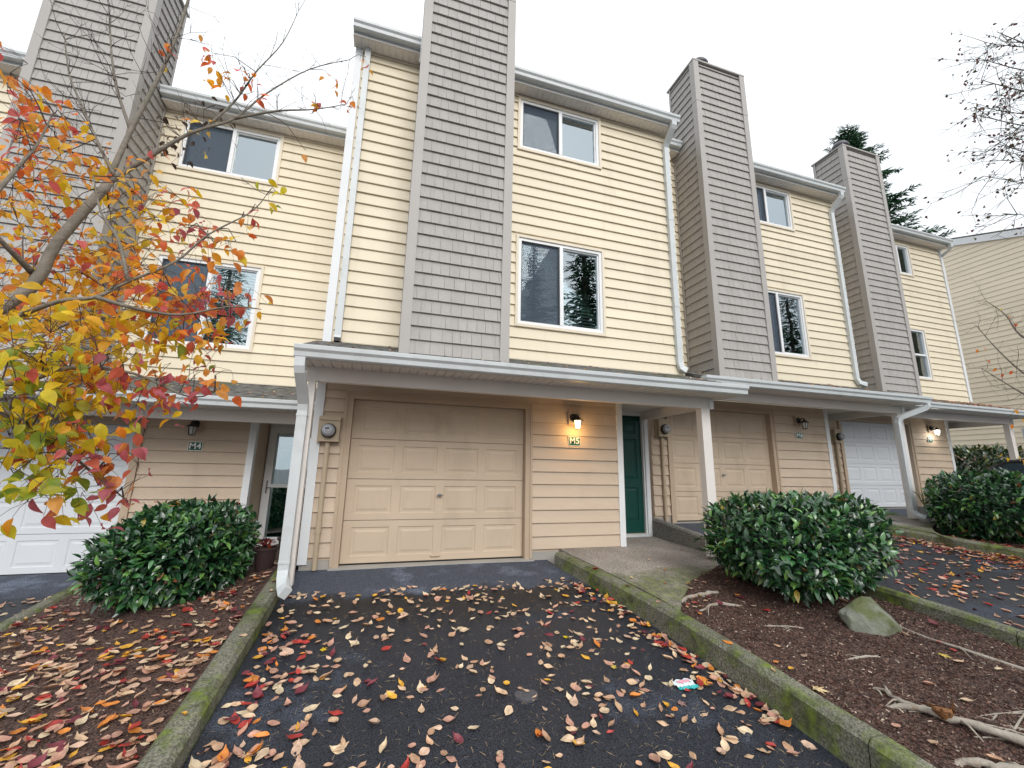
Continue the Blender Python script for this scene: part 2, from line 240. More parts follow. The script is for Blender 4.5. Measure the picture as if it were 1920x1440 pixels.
# ------------------------------------------------------------------ mesh helpers
class MB:
    def __init__(s): s.v = []; s.f = []
    def add(s, v, f):
        k = len(s.v); s.v += [tuple(p) for p in v]; s.f += [tuple(i+k for i in q) for q in f]; return s
    def box(s, x0, x1, y0, y1, z0, z1):
        return s.add([(x, y, z) for x in (x0, x1) for y in (y0, y1) for z in (z0, z1)],
                     [(0, 1, 3, 2), (4, 6, 7, 5), (0, 4, 5, 1), (2, 3, 7, 6), (0, 2, 6, 4), (1, 5, 7, 3)])
    def prism(s, prof, x0, x1, axis='x'):          # prof [(a,b)] extruded
        n = len(prof)
        if axis == 'x': v = [(x0, a, b) for a, b in prof]+[(x1, a, b) for a, b in prof]
        elif axis == 'y': v = [(a, x0, b) for a, b in prof]+[(a, x1, b) for a, b in prof]
        else: v = [(a, b, x0) for a, b in prof]+[(a, b, x1) for a, b in prof]
        return s.add(v, [tuple(range(n)), tuple(range(2*n-1, n-1, -1))]+[(i, i+n, (i+1) % n+n, (i+1) % n) for i in range(n)])
    def sweep(s, path, w, d=None, n=4, up=Vector((0, 1, 0)), cap=True):
        """tube along path; w = radius (n sides, may be a list) or, with d, a w x d rectangle"""
        P = [Vector(p) for p in path]; rings = []; ref = Vector(up)
        for i, p in enumerate(P):
            t = ((P[i]-P[i-1]).normalized() if i else Vector()) + ((P[i+1]-P[i]).normalized() if i < len(P)-1 else Vector())
            t = t.normalized() if t.length > 1e-6 else Vector((0, 0, 1))
            a = t.cross(ref)
            if a.length < .05: a = t.cross(Vector((1, .3, 0)))
            a.normalize(); b = a.cross(t).normalized()
            if d:
                rings.append([p+a*sx*w/2+b*sy*d/2 for sx, sy in ((-1, -1), (1, -1), (1, 1), (-1, 1))])
            else:
                r = w[i] if hasattr(w, '__len__') else w
                rings.append([p+(a*math.cos(2*math.pi*k/n)+b*math.sin(2*math.pi*k/n))*r for k in range(n)])
        m = len(rings[0]); v = [q for r in rings for q in r]; f = []
        for i in range(len(P)-1):
            for k in range(m): f.append((i*m+k, i*m+(k+1) % m, (i+1)*m+(k+1) % m, (i+1)*m+k))
        if cap: f += [tuple(range(m-1, -1, -1)), tuple((len(P)-1)*m+k for k in range(m))]
        return s.add(v, f)
    def lathe(s, c, prof, n=20, axis=Vector((0, 0, 1))):     # prof [(r,h)]
        q = axis.to_track_quat('Z', 'Y'); c = Vector(c); v = []
        for r, h in prof:
            for k in range(n): v.append(c+q @ Vector((r*math.cos(2*math.pi*k/n), r*math.sin(2*math.pi*k/n), h)))
        f = [(i*n+k, i*n+(k+1) % n, (i+1)*n+(k+1) % n, (i+1)*n+k) for i in range(len(prof)-1) for k in range(n)]
        f += [tuple(range(n-1, -1, -1)), tuple((len(prof)-1)*n+k for k in range(n))]
        return s.add(v, f)
    def mesh(s, name, m, smooth=False):
        me = bpy.data.meshes.new(name); me.from_pydata(s.v, [], s.f); me.update()
        bm = bmesh.new(); bm.from_mesh(me); bmesh.ops.recalc_face_normals(bm, faces=bm.faces); bm.to_mesh(me); bm.free()
        if m: me.materials.append(MT[m] if isinstance(m, str) else m)
        if smooth: me.shade_smooth()
        return me
    def build(s, name, m, parent=None, smooth=False):
        return link(name, s.mesh(name, m, smooth), parent)
def link(name, me, parent=None, loc=None):
    o = bpy.data.objects.new(name, me); COL.objects.link(o)
    if parent is not None:
        o.parent = parent
        o.matrix_parent_inverse = Matrix.Translation(-ABS.get(parent, Vector()))
    if loc is not None: o.location = loc
    return o
ABS = {}
def thing(name, label, cat, loc=(0, 0, 0), group=None):
    o = bpy.data.objects.new(name, None); COL.objects.link(o); o.location = loc; o.empty_display_size = .1; ABS[o] = Vector(loc)
    tag(o, label, cat, group); return o
def tag(o, label=None, cat=None, group=None, kind=None):
    if label: o['label'] = label
    if cat: o['category'] = cat
    if group: o['group'] = group
    if kind: o['kind'] = kind
    return o
def rect_minus(x0, x1, z0, z1, holes):
    """cells of a rectangle with rectangular holes, merged along x"""
    xs = sorted({x0, x1, *[min(max(h[i], x0), x1) for h in holes for i in (0, 1)]})
    zs = sorted({z0, z1, *[min(max(h[i], z0), z1) for h in holes for i in (2, 3)]}); out = []
    for a, b in zip(zs, zs[1:]):
        run = None
        for l, r in zip(xs, xs[1:]):
            cx, cz = (l+r)/2, (a+b)/2
            if any(h[0] < cx < h[1] and h[2] < cz < h[3] for h in holes):
                if run: out.append((*run, a, b)); run = None
            else: run = (run[0], r) if run else (l, r)
        if run: out.append((*run, a, b))
    return out
def lerp(x, pts):
    return float(np.interp(x, [p[0] for p in pts], [p[1] for p in pts]))

def siding(parent, x0, x1, z0, z1, y, e, off, holes, m, t=.019, top=.003, axis='x', flip=1, name='siding_board', joints=True):
    """lap boards, each an object; butt edge proud of the board below. axis 'y': wall runs along y at x=y-arg"""
    k0 = math.floor((z0-off)/e); z = off+k0*e; cache = {}
    while z < z1-.004:
        a0, b0 = max(z, z0), min(z+e, z1)
        if b0-a0 > .008:
            cells = rect_minus(x0, x1, a0, b0, holes); q_ = 0; n0 = len(cells)
            while q_ < len(cells):
                l, r, a, b = cells[q_]; q_ += 1
                if b-a < .01 or r-l < .01: continue
                if r-l > 1.5 and joints and q_ <= n0 and SR.random() < .45:
                    m_ = l+(r-l)*SR.uniform(.25, .75); cells += [(l, m_, a, b), (m_+.0022, r, a, b)]; continue
                def yy(q): return t+(top-t)*(q-z)/e
                key = (round(r-l, 3), round(a-z, 3), round(b-z, 3))
                if key not in cache:
                    mb = MB(); g = .0015
                    prof = [(-flip*yy(a), 0), (-flip*yy(b), b-a-g), (0, b-a-g), (0, 0)]
                    if axis == 'x': mb.prism(prof, 0, r-l)
                    else: mb.prism([(p, q) for p, q in prof], 0, r-l, 'y')
                    cache[key] = mb.mesh(name, m)
                link(name, cache[key], parent, (l, y+SR.uniform(-.0012, .0008), a+SR.uniform(-.0015, .0012)) if axis == 'x' else (y, l, a))
        z += e

LZ = .181; UZ = .1788; SR = random.Random(4)
# ------------------------------------------------------------------ townhouse units
def window(house, x0, x1, z0, z1, y, style):
    """vinyl window in the wall plane y; style: slider / hung, blind choice"""
    o = MB()
    for l, r, a, b in rect_minus(x0, x1, z0, z1, [(x0+.045, x1-.045, z0+.045, z1-.045)]): o.box(l, r, y-.04, y+.05, a, b)
    win = o.build('window', 'cream_trim', house)
    X0, X1, Z0, Z1 = x0+.045, x1-.045, z0+.045, z1-.045; f = .05
    fr = MB()
    for l, r, a, b in rect_minus(X0, X1, Z0, Z1, [(X0+f, X1-f, Z0+f, Z1-f)]): fr.box(l, r, y-.02, y+.08, a, b)
    fr.build('frame', 'vinyl', win)
    A0, A1, B0, B1 = X0+f, X1-f, Z0+f, Z1-f
    if style['kind'] == 'slider':
        xm = (A0+A1)/2
        MB().box(xm-.03, xm+.03, y-.026, y+.07, B0, B1).build('mullion', 'vinyl', win)
        panes = [(A0, xm-.03, B0, B1), (xm+.03, A1, B0, B1)]
        s = MB()
        for l, r, a, b in rect_minus(*panes[1], [(panes[1][0]+.012, A1-.022, B0+.022, B1-.022)]): s.box(l, r, y+.005, y+.06, a, b)
        s.build('sash', 'vinyl', win)
        s = MB()
        for l, r, a, b in rect_minus(*panes[0], [(panes[0][0]+.016, panes[0][1]-.016, B0+.016, B1-.016)]): s.box(l, r, y-.004, y+.02, a, b)
        s.build('screen_frame', 'screen', win)
        if style.get('screen', True): MB().box(A0+.016, xm-.046, y+.008, y+.010, B0+.016, B1-.016).build('insect_screen', 'mesh', win)
    else:
        zm = B0+(B1-B0)*.48
        MB().box(A0, A1, y-.01, y+.07, zm-.025, zm+.025).build('meeting_rail', 'vinyl', win)
        panes = [(A0, A1, B0, zm-.025), (A0, A1, zm+.025, B1)]
    for l, r, a, b in panes: MB().box(l, r, y+.034, y+.040, a, b).build('pane', 'glass', win)
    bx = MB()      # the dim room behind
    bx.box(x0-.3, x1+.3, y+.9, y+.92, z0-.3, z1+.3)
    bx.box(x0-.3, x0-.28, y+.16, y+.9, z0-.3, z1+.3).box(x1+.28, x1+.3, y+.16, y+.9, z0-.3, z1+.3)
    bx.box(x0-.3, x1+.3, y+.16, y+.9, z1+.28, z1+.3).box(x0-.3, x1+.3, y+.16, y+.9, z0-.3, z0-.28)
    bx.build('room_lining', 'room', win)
    if style.get('blind'):
        b = MB(); pitch = style.get('pitch', .052); z = B0+.02; tilt = style.get('tilt', .02)
        while z < B1-.03:
            sh_ = pitch*style.get('hf', .5); b.prism([(y+.092, z), (y+.094, z), (y+.108, z+sh_), (y+.106, z+sh_)], A0+.01, A1-.01); z += pitch
        b.box(A0, A1, y+.088, y+.12, B1-.03, B1)
        for q in (.2, .5, .8): b.box(A0+(A1-A0)*q-.002, A0+(A1-A0)*q+.002, y+.0895, y+.0915, B0, B1)
        b.build('blind', style['blind'], win)
    return win

def shingles(chim, x0, x1, z0, z1, y, side, m='taupe', nmax=300, depth=.82, seed=1):
    """shake courses on the chimney front (and one side): single shakes as parts, the far rest as one mesh"""
    R = random.Random(seed); e = UZ; n = 0; rest = MB(); cache = {}
    def shake(w, h, t0):
        key = (round(w, 3), round(h, 3), t0)
        if key not in cache:
            mb = MB(); mb.prism([(-t0, 0), (-.004, h), (0, h), (0, 0)], 0, w-.0035); cache[key] = mb
        return cache[key]
    z = z0; meshes = {}
    while z < z1-.01:
        h = min(e, z1-z)-.001; x = x0-R.uniform(0, .11)
        while x < x1-.004:
            wd = R.choice((.10, .115, .13, .145, .16, .18)); a, b = max(x, x0), min(x+wd, x1); x += wd
            if b-a < .012: continue
            t0 = R.choice((.027, .0285, .030))
            mb = shake(b-a, h, t0)
            if n < nmax:
                key = (round(b-a, 3), round(h, 3), t0)
                if key not in meshes: meshes[key] = mb.mesh('shingle', m)
                link('shingle', meshes[key], chim, (a, y, z)); n += 1
            else: rest.add([(p[0]+a, p[1]+y, p[2]+z) for p in mb.v], mb.f)
        z += e
    for sx, xx in side:      # side faces, shakes joined course by course
        z = z0
        while z < z1-.01:
            h = min(e, z1-z)-.001; yv = y-R.uniform(0, .1)
            while yv < y+depth-.004:
                wd = R.choice((.10, .115, .13, .145, .16, .18)); a, b = max(yv, y), min(yv+wd, y+depth); yv += wd
                if b-a < .012: continue
                t0 = .027
                rest.add([(xx+sx*p[0], a+p[1], z+p[2]) for p in [(t0, 0, 0), (.004, 0, h), (0, 0, h), (0, 0, 0), (t0, b-a-.0035, 0), (.004, b-a-.0035, h), (0, b-a-.0035, h), (0, b-a-.0035, 0)]],
                         [(0, 1, 2, 3), (7, 6, 5, 4), (0, 4, 5, 1), (1, 5, 6, 2), (2, 6, 7, 3), (3, 7, 4, 0)])
            z += e
    if rest.v: tag(rest.build('shingle_courses', m, chim), kind='stuff')

GUT = [(0, 0), (-.075, 0), (-.09, .012), (-.098, .06), (-.122, .088), (-.126, .128), (-.118, .134), (-.112, .130), (-.112, .10), (-.088, .066), (-.08, .018), (-.074, .008), (-.006, .008), (-.006, .134), (0, .134)]
def gutter(parent, x0, x1, yb, zb, endcaps=True):
    mb = MB(); mb.prism([(yb+a, zb+b) for a, b in GUT], x0, x1)
    out = [(yb+a, zb+b) for a, b in GUT[:7]]+[(yb, zb+.134)]
    mb.prism(out, x0-.003, x0); mb.prism(out, x1, x1+.003)
    return mb.build('gutter', 'gutter', parent)

def unit(code, ox, oy, dz, chim, gar_mat, label, opts):
    """one townhouse; local plan is the one marked M5, moved by (ox, oy, dz)"""
    Y = 5.9+oy; X0, X1 = -.88+ox, 4.88+ox
    h = thing('townhouse', label, 'townhouse', (X0+2.8, Y, -1.2+dz), 'row of joined townhouses')
    X1 = opts.get('x1', X1)
    zr = 1.69+dz; ze = 6.47+dz
    wu = (1.78+ox, 3.375+ox, 5.355+dz, 6.42+dz); wl = (1.785+ox, 3.37+ox, 2.195+dz, 3.76+dz)
    if opts.get('wins'): wu, wl = opts['wins']
    cx0, cx1, cyf, ctop = chim
    # upper wall
    up = MB(); inn = [(q[0]+.045, q[1]-.045, q[2]+.045, q[3]-.045) for q in (wu, wl)]
    for l, r, a, b in rect_minus(X0, X1, zr-.35, ze+.1, inn): up.box(l, r, Y, Y+.15, a, b)
    up.box(X0, X0+.15, Y+.15, Y+6, zr-.35, ze+.1).box(X1-.15, X1, Y+.15, Y+6, zr-.35, ze+.1)
    upw = up.build('upper_wall', 'cream', h)
    lt = .10 if opts.get('left_trim') else 0.0; rt = .10 if opts.get('right_trim') else 0
    siding(upw, X0+lt, X1-rt, zr-.02, ze-.04, Y, UZ, 2.907+dz-UZ*20, [wu, wl, (cx0, cx1, -9, 99)], 'cream', .029, .002)
    siding(upw, Y+.03, Y+2.4, zr-.3, ze, X0, UZ, 2.907+dz-UZ*20, [], 'cream_far', .019, axis='y')
    siding(upw, Y+.03, Y+2.4, zr-.3, ze, X1, UZ, 2.907+dz-UZ*20, [], 'cream_far', .019, axis='y', flip=-1)
    MB().box(X0+lt, cx0-.001, Y-.02, Y-.001, ze-.04, ze).box(cx1+.001, X1-rt, Y-.02, Y-.001, ze-.04, ze).build('frieze_board', 'cream_trim', h)
    MB().box(X0+lt, cx0, Y-.024, Y-.001, zr-.03, zr-.021).box(cx1, X1-rt, Y-.024, Y-.001, zr-.03, zr-.021).build('starter_strip', 'cream_trim', h)
    if lt: MB().box(X0-.022, X0+.085, Y-.036, Y, -1.16+dz, ze).box(X0-.022, X0, Y, Y+.09, -1.16+dz, ze).build('corner_trim', 'white', h)
    if rt: MB().box(X1-.085, X1+.022, Y-.036, Y, zr, ze).build('corner_trim', 'white', h)
    window(h, *wu, Y, opts.get('wu', dict(kind='slider'))); window(h, *wl, Y, opts.get('wl', dict(kind='slider')))
    # chimney
    core = MB().box(cx0+.02, cx1-.02, cyf+.004, Y-.002, zr-.42, ctop)
    c = core.build('chimney', 'taupe_trim', h)
    zc0 = 1.42+dz-.045
    side = [(1, cx1-.0)] if opts.get('side') == 'right' else [(-1, cx0)]
    core2 = MB().box(cx0, cx0+.02, cyf+.004, Y-.002, zr-.42, ctop-.004).box(cx1-.02, cx1, cyf+.004, Y-.002, zr-.42, ctop-.004); core2.build('side_panel', 'taupe_trim', c)
    shingles(c, cx0+.085, cx1-.085, zc0, ctop-.03, cyf+.004, [(s, x) for s, x in side], depth=Y-cyf-.08, seed=hash(code) % 99 if False else sum(map(ord, code)))
    for sx, xx in ((-1, cx0), (1, cx1)):
        a, b = (xx-.034, xx+.088) if sx < 0 else (xx-.088, xx+.034)
        seam = ctop-1.02
        for q0, q1, g in ((zc0-.05, seam, 0), (seam+.004, ctop, .003)):
            MB().box(a-g, b+g, cyf-.036-g, cyf+.002, q0, q1).box(*((a-g, xx) if sx < 0 else (xx, b+g)), cyf+.002, cyf+.09, q0, q1).build('corner_trim', 'taupe_trim', c)
        MB().box(*((xx-.03, xx-.001) if sx < 0 else (xx+.001, xx+.03)), Y-.07, Y-.026, zc0, ctop).build('wall_trim', 'taupe_trim', c)
    MB().box(cx0-.045, cx1+.045, cyf-.045, Y+.03, ctop, ctop+.035).build('cap', 'taupe_trim', c)
    MB().lathe((cx0+.42, cyf+.30, ctop+.035), [(.13, 0), (.13, .24), (.20, .25), (.205, .31), (.15, .40), (.0, .44)], 18).build('flue_cap', 'flue', c, True)
    MB().box(cx0+.005, cx1-.005, Y-.001, Y+.02, ze, ctop-.003).build('chimney_back', 'taupe_trim', c)
    # eaves and main roof
    gy = Y-.235; gz = 6.525+dz
    ex0, ex1 = X0-.05, X1+.02
    segs = [(ex0, cx0-.036), (cx1+.036, ex1)]
    for a, b in segs:
        gutter(h, a+.004, b-.004, gy, gz)
        so = MB().box(a, b, gy, Y-.0265, ze+.002, ze+.018).build('soffit', 'soffit', h)
        if opts.get('soffit_panels'):
            mp = MB().prism([(0, 0), (.012, -.007), (.088, -.007), (.1, 0)], 0, Y-.03-gy-.02, 'y').mesh('soffit_panel', 'soffit')
            x = a+.01
            while x < b-.1: link('soffit_panel', mp, so, (x, gy+.015, ze+.001)); x += .104
        else:
            g = MB(); x = a+.01
            while x < b-.1: g.prism([(x, ze+.001), (x+.012, ze-.006), (x+.088, ze-.006), (x+.1, ze+.001)], gy+.015, Y-.03, 'y'); x += .104
            tag(g.build('soffit_ribs', 'soffit', so), kind='stuff')
        MB().box(a, b, gy, gy+.02, ze+.02, gz+.15).build('fascia', 'gutter', h)
        rf = MB(); sl = .42
        for k in range(10):
            y0 = gy-.05+k*.5; rf.prism([(y0, gz+.15+k*.5*sl), (y0+.52, gz+.15+(k*.5+.52)*sl), (y0+.52, gz+.17+(k*.5+.52)*sl-.004), (y0, gz+.175+k*.5*sl)], a, b)
        rf.build('roof', 'roof', h)
    # porch roof
    px0, px1 = opts.get('porch', (-.965+ox, 4.90+ox)); gy2 = 4.726+oy; gz2 = 1.122+dz
    s = (zr-1.257-dz)/1.19
    pr = MB().prism([(gy2-.02, gz2+.125), (Y+.0, zr-.035), (Y, zr-.075), (gy2-.02, gz2+.085)], px0, px1).build('porch_roof', 'roof', h)
    co = MB(); k = 0; y = gy2-.055; R = random.Random(5)
    while y < Y-.03:
        z = gz2+.126+(y-gy2+.02)*(zr-.035-gz2-.125)/(Y-gy2+.02); dy = min(.14, Y-.003-y); zz = z+dy*s; x = px0-R.uniform(0, .3)
        while x < px1:
            a, b = max(x, px0), min(x+.30, px1); x += .304; j = R.uniform(0, .004)
            if b-a > .02: co.prism([(y, z), (y+dy, zz), (y+dy, zz+.003), (y, z+.009+j)], a, b)
        y += .14
    tag(co.build('roof_shingles', 'roof', pr), kind='stuff')
    gutter(pr, px0, px1, gy2, gz2-.008)
    MB().box(px0, px1, gy2+.001, gy2+.021, gz2-.006, gz2+.1).build('fascia', 'gutter', pr)
    sf = MB().box(px0, px1, gy2+.022, Y-.03, gz2+.006, gz2+.02).build('soffit', 'soffit', pr)
    mp = MB().prism([(0, 0), (.010, -.012), (.091, -.012), (.101, 0)], 0, .325, 'y').mesh('soffit_panel', 'soffit')
    if opts.get('soffit_panels'):
        x = px0+.03
        while x < px1-.1: link('soffit_panel', mp, sf, (x, gy2+.024, gz2+.005)); x += .104
    else:
        g = MB(); x = px0+.03
        while x < px1-.1: g.prism([(x, gz2+.005), (x+.01, gz2-.007), (x+.091, gz2-.007), (x+.101, gz2+.005)], gy2+.024, gy2+.35, 'y'); x += .104
        tag(g.build('soffit_ribs', 'soffit', sf), kind='stuff')
    for xx in (px0, px1-.02):
        MB().prism([(gy2+.022, gz2+.021), (gy2+.022, gz2+.082), (Y-.03, zr-.09), (Y-.03, gz2+.021)], xx, xx+.02).build('rake_board', 'beam', pr)
    by0, by1 = 5.065+oy, 5.155+oy
    bx0, bx1 = opts.get('beam', (-.905+ox, 4.66+ox))
    MB().box(bx0, bx1, by0, by1, .955+dz, gz2+.004).build('beam', 'beam', pr)
    if opts.get('rpost', True):
        MB().box(4.50+ox, 4.585+ox, by1+.001, 6.70+oy, .955+dz, 1.10+dz).build('side_beam', 'beam', pr)
        p = MB().box(4.44+ox, 4.59+ox, by0-.012, by1+.012, opts.get('pz', -1.12)+dz, .9545+dz).build('post', 'beam', pr)
        MB().box(4.595+ox, 4.665+ox, by0-.02, by1+.02, .95+dz, 1.095+dz).build('beam_bracket', 'white', pr)
    if opts.get('lpost'):
        MB().box(-.875+ox, -.80+ox, by0+.004, by1-.004, -1.2+dz, .9545+dz).build('post', 'beam', pr)
    # lower wall
    gl, gr, gt = -.435+ox, 1.985+ox, .905+dz
    lx1 = 3.595+ox
    lw = MB()
    for l, r, a, b in rect_minus(X0, lx1, -1.12+dz, 1.1+dz, [(gl-.01, gr+.01, -9, gt+.01)]): lw.box(l, r, Y, Y+.14, a, b)
    lw.box(lx1-.14, lx1, Y+.14, Y+.9, -1.12+dz, 1.1+dz)
    lw.box(lx1, 3.60+ox, Y+.84, Y+.98, -1.12+dz, 1.1+dz)
    lww = lw.build('lower_wall', 'tan', h)
    zl = .3555+dz-LZ*20
    siding(lww, X0+(.085 if lt else .0), lx1-.085, -1.085+dz, 1.02+dz, Y, LZ, zl, [(gl-.105, gr+.105, -9, gt+.095)], 'tan', .027, .003)
    MB().box(X0+lt, gl-.105, Y-.02, Y-.001, 1.02+dz, 1.1+dz).box(gr+.105, lx1-.085, Y-.02, Y-.001, 1.02+dz, 1.1+dz).box(gl-.105, gr+.105, Y-.02, Y-.001, gt+.1, 1.1+dz).build('frieze_board', 'tan', lww)
    MB().box(lx1-.085, lx1+.012, Y-.034, Y-.0005, -1.10+dz, 1.1+dz).box(lx1, lx1+.012, Y, Y+.1, -1.10+dz, 1.1+dz).build('corner_trim', 'white', h)
    MB().box(X0, gl-.11, Y-.012, Y+.14, -1.6+dz, -1.121+dz).box(gr+.11, lx1, Y-.012, Y+.14, -1.6+dz, -1.121+dz).build('foundation', 'concrete_plain', h)
    gt_ = MB()
    for a, b in ((gl-.1, gl), (gr, gr+.1)): gt_.box(a, b, Y-.036, Y+.12, -1.21+dz, gt)
    gt_.box(gl-.1, gr+.1, Y-.037, Y+.12, gt+.0005, gt+.092)
    for a, b in ((gl-.105, gl-.07), (gr+.07, gr+.105)): gt_.box(a, b, Y-.048, Y-.0365, -1.2+dz, gt+.06)
    gt_.box(gl-.105, gr+.105, Y-.049, Y-.0375, gt+.0605, gt+.096)
    gt_.build('garage_trim', 'tan_trim', h)
    # garage door: four sections, sixteen raised panels
    gd = MB().box(gl, gr, Y+.106, Y+.12, -1.19+dz, gt).build('garage_door', gar_mat, h)
    W = gr-gl; sh = (gt+1.19-dz)/4; pw = (W-.10)/4
    pm = None
    for r in range(4):
        z0 = -1.19+dz+r*sh; ps = [(gl+.05+c_*pw+.055, gl+.05+c_*pw+pw-.055, z0+.085, z0+sh-.085) for c_ in range(4)]
        sec = MB()
        for l, rr, a, b in rect_minus(gl+.004, gr-.004, z0+.0035, z0+sh-.0035, ps): sec.box(l, rr, Y+.075, Y+.105, a, b)
        sec.build('door_section', gar_mat, gd)
        for p in ps:
            if pm is None:
                a, b = p[1]-p[0], p[3]-p[2]; v = []
                for i, y in ((0, .0), (.010, .009), (.034, .009), (.062, .002)): v += [(i, y, i), (a-i, y, i), (a-i, y, b-i), (i, y, b-i)]
                v += [(0, .028, 0), (a, .028, 0), (a, .028, b), (0, .028, b)]
                f = [(12, 13, 14, 15), (16, 19, 18, 17)]
                for q in range(3): f += [(q*4+i, q*4+(i+1) % 4, q*4+4+(i+1) % 4, q*4+4+i) for i in range(4)]
                f += [(i, 16+i, 16+(i+1) % 4, (i+1) % 4) for i in range(4)]
                pm = MB().add(v, f).mesh('door_panel', gar_mat)
            link('door_panel', pm, gd, (p[0], Y+.075, p[2]))
    if opts.get('handle', True):
        hm = MB().lathe((.776+ox, Y+.075, -.345+dz), [(.022, 0), (.022, .01), (.012, .014), (.012, .035)], 12, Vector((0, -1, 0)))
        hm.sweep([(.735+ox, Y+.036, -.35+dz), (.776+ox, Y+.030, -.343+dz), (.817+ox, Y+.036, -.35+dz)], [.007, .014, .007], n=8)
        hm.build('door_handle', 'handle', gd)
        MB().sweep([(.69+ox, Y+.073, -1.125+dz), (.70+ox, Y+.05, -1.13+dz), (.81+ox, Y+.05, -1.13+dz), (.82+ox, Y+.073, -1.125+dz)], .008, n=6).build('lift_handle', gar_mat, gd)
    MB().box(gl, gr, Y+.07, Y+.11, -1.205+dz, -1.1885+dz).build('door_seal', 'black', gd)
    # recessed entry
    ry = Y+.82; dx0, dx1 = 3.66+ox, 4.57+ox; dz0, dz1 = -1.04+dz, 1.03+dz
    rw = MB(); rend = 4.66+ox if not opts.get('entry_open') else 4.66+ox
    for l, r, a, b in rect_minus(3.60+ox, rend, -1.12+dz, 1.1+dz, [(dx0, dx1, -9, dz1)]): rw.box(l, r, ry, ry+.14, a, b)
    rw.box(dx0, dx1, ry, ry+.14, -1.12+dz, dz0)
    ew = rw.build('entry_wall', 'tan', h)
    siding(ew, 3.60+ox, rend-.02, dz1+.09, 1.08+dz, ry, LZ, zl, [], 'tan', .021, .004)
    tr = MB().box(dx1, dx1+.075, ry-.03, ry+.06, dz0-.03, dz1+.075).box(dx0-.055, dx0, ry-.03, ry+.06, dz0-.03, dz1+.075).box(dx0+.0005, dx1-.0005, ry-.03, ry+.06, dz1, dz1+.0745)
    tr.box(dx1-.03, dx1-.0005, ry-.002, ry+.05, dz0, dz1-.001)
    tr.build('door_trim', 'white', h)
    MB().box(3.597+ox, 4.66+ox, Y-.031, ry+.14, 1.103+dz, 1.118+dz).build('entry_ceiling', 'soffit', h)
    door = MB()
    dp = []
    for a, b, z0, z1 in ((.13, .42, .2, .78), (.49, .78, .2, .78), (.13, .42, .93, 1.65), (.49, .78, .93, 1.65), (.13, .42, 1.75, 1.95), (.49, .78, 1.75, 1.95)): dp.append((dx0+a, dx0+b, dz0+z0, dz0+z1))
    for l, r, a, b in rect_minus(dx0+.002, dx1-.032, dz0, dz1-.002, dp): door.box(l, r, ry+.05, ry+.095, a, b)
    de = door.build('entry_door', 'green', h)
    for p in dp:
        a, b = p[1]-p[0], p[3]-p[2]; v = []
        for i, y in ((0, 0), (.012, .014), (.028, .014), (.05, .004)): v += [(i, y, i), (a-i, y, i), (a-i, y, b-i), (i, y, b-i)]
        v += [(0, .03, 0), (a, .03, 0), (a, .03, b), (0, .03, b)]
        f = [(12, 13, 14, 15), (16, 19, 18, 17)]
        for q in range(3): f += [(q*4+i, q*4+(i+1) % 4, q*4+4+(i+1) % 4, q*4+4+i) for i in range(4)]
        f += [(i, 16+i, 16+(i+1) % 4, (i+1) % 4) for i in range(4)]
        link('panel', MB().add(v, f).mesh('panel', 'green'), de, (p[0], ry+.05, p[2]))
    MB().lathe((dx0+.07, ry+.05, dz0+.95), [(.03, 0), (.03, .008), (.012, .012), (.012, .04), (.028, .045), (.03, .065), (.0, .08)], 14, Vector((0, -1, 0))).build('door_knob', 'brass', de, True)
    MB().box(dx0-.04, dx1+.05, ry-.06, ry+.05, dz0-.055, dz0-.002).build('threshold', 'gutter', h)
    if opts.get('storm'):
        st = MB()
        sx0, sx1 = dx0-.03, dx1+.03
        for l, r, a, b in rect_minus(sx0, sx1, dz0, dz1, [(sx0+.11, sx1-.11, dz0+.16, dz0+1.0), (sx0+.11, sx1-.11, dz0+1.06, dz1-.11)]): st.box(l, r, ry-.075, ry-.032, a, b)
        sd_ = st.build('storm_door', 'white', h)
        for a, b in ((dz0+.16, dz0+1.0), (dz0+1.06, dz1-.11)): MB().box(sx0+.11, sx1-.11, ry-.056, ry-.052, a, b).build('pane', 'glass', sd_)
        MB().box(sx0+.04, sx0+.065, ry-.085, ry-.0755, dz0+.9, dz0+1.12).sweep([(sx0+.052, ry-.086, dz0+1.0), (sx0+.052, ry-.12, dz0+1.0), (sx0+.13, ry-.125, dz0+1.0)], .008, n=6).build('door_handle', 'handle', sd_)
    return h

SL = lambda **k: dict(kind='slider', **k)
H4 = unit('M4', -5.62, 1.88, -.33, (-5.45, -4.15, 6.96, 8.2), 'door_white', 'cream townhouse with white garage door, set back behind the autumn tree',
          dict(x1=-.885, side='right', porch=(-6.6, -.925), beam=(-6.5, -.93), rpost=False, storm=True, handle=False,
               wu=SL(blind='blind_bright', hf=.93, pitch=.03, tilt=.027, screen=True), wl=SL(blind='blind', hf=.58, pitch=.052, tilt=.012)))
H5 = unit('M5', 0, 0, 0, (.11, 1.425, 5.06, 8.25), 'door_tan', 'cream townhouse standing farthest forward, beige garage door, green entry door and lit lantern',
          dict(left_trim=True, lpost=True, soffit_panels=True, wu=SL(blind='blind_bright', hf=.93, pitch=.026, tilt=.026), wl=SL(blind='blind', pitch=.055, tilt=.016)))
H6 = unit('M6', 5.6, .82, .34, (5.665, 6.935, 5.92, 8.60), 'door_tan', 'cream townhouse between two grey chimneys with beige garage door half hidden by laurel bush',
          dict(x1=10.40, side='left', porch=(4.925, 10.38), beam=(4.93, 10.2), pz=-1.12, wu=SL(), wl=SL(blind='blind', hf=.9, pitch=.03, tilt=.018)))
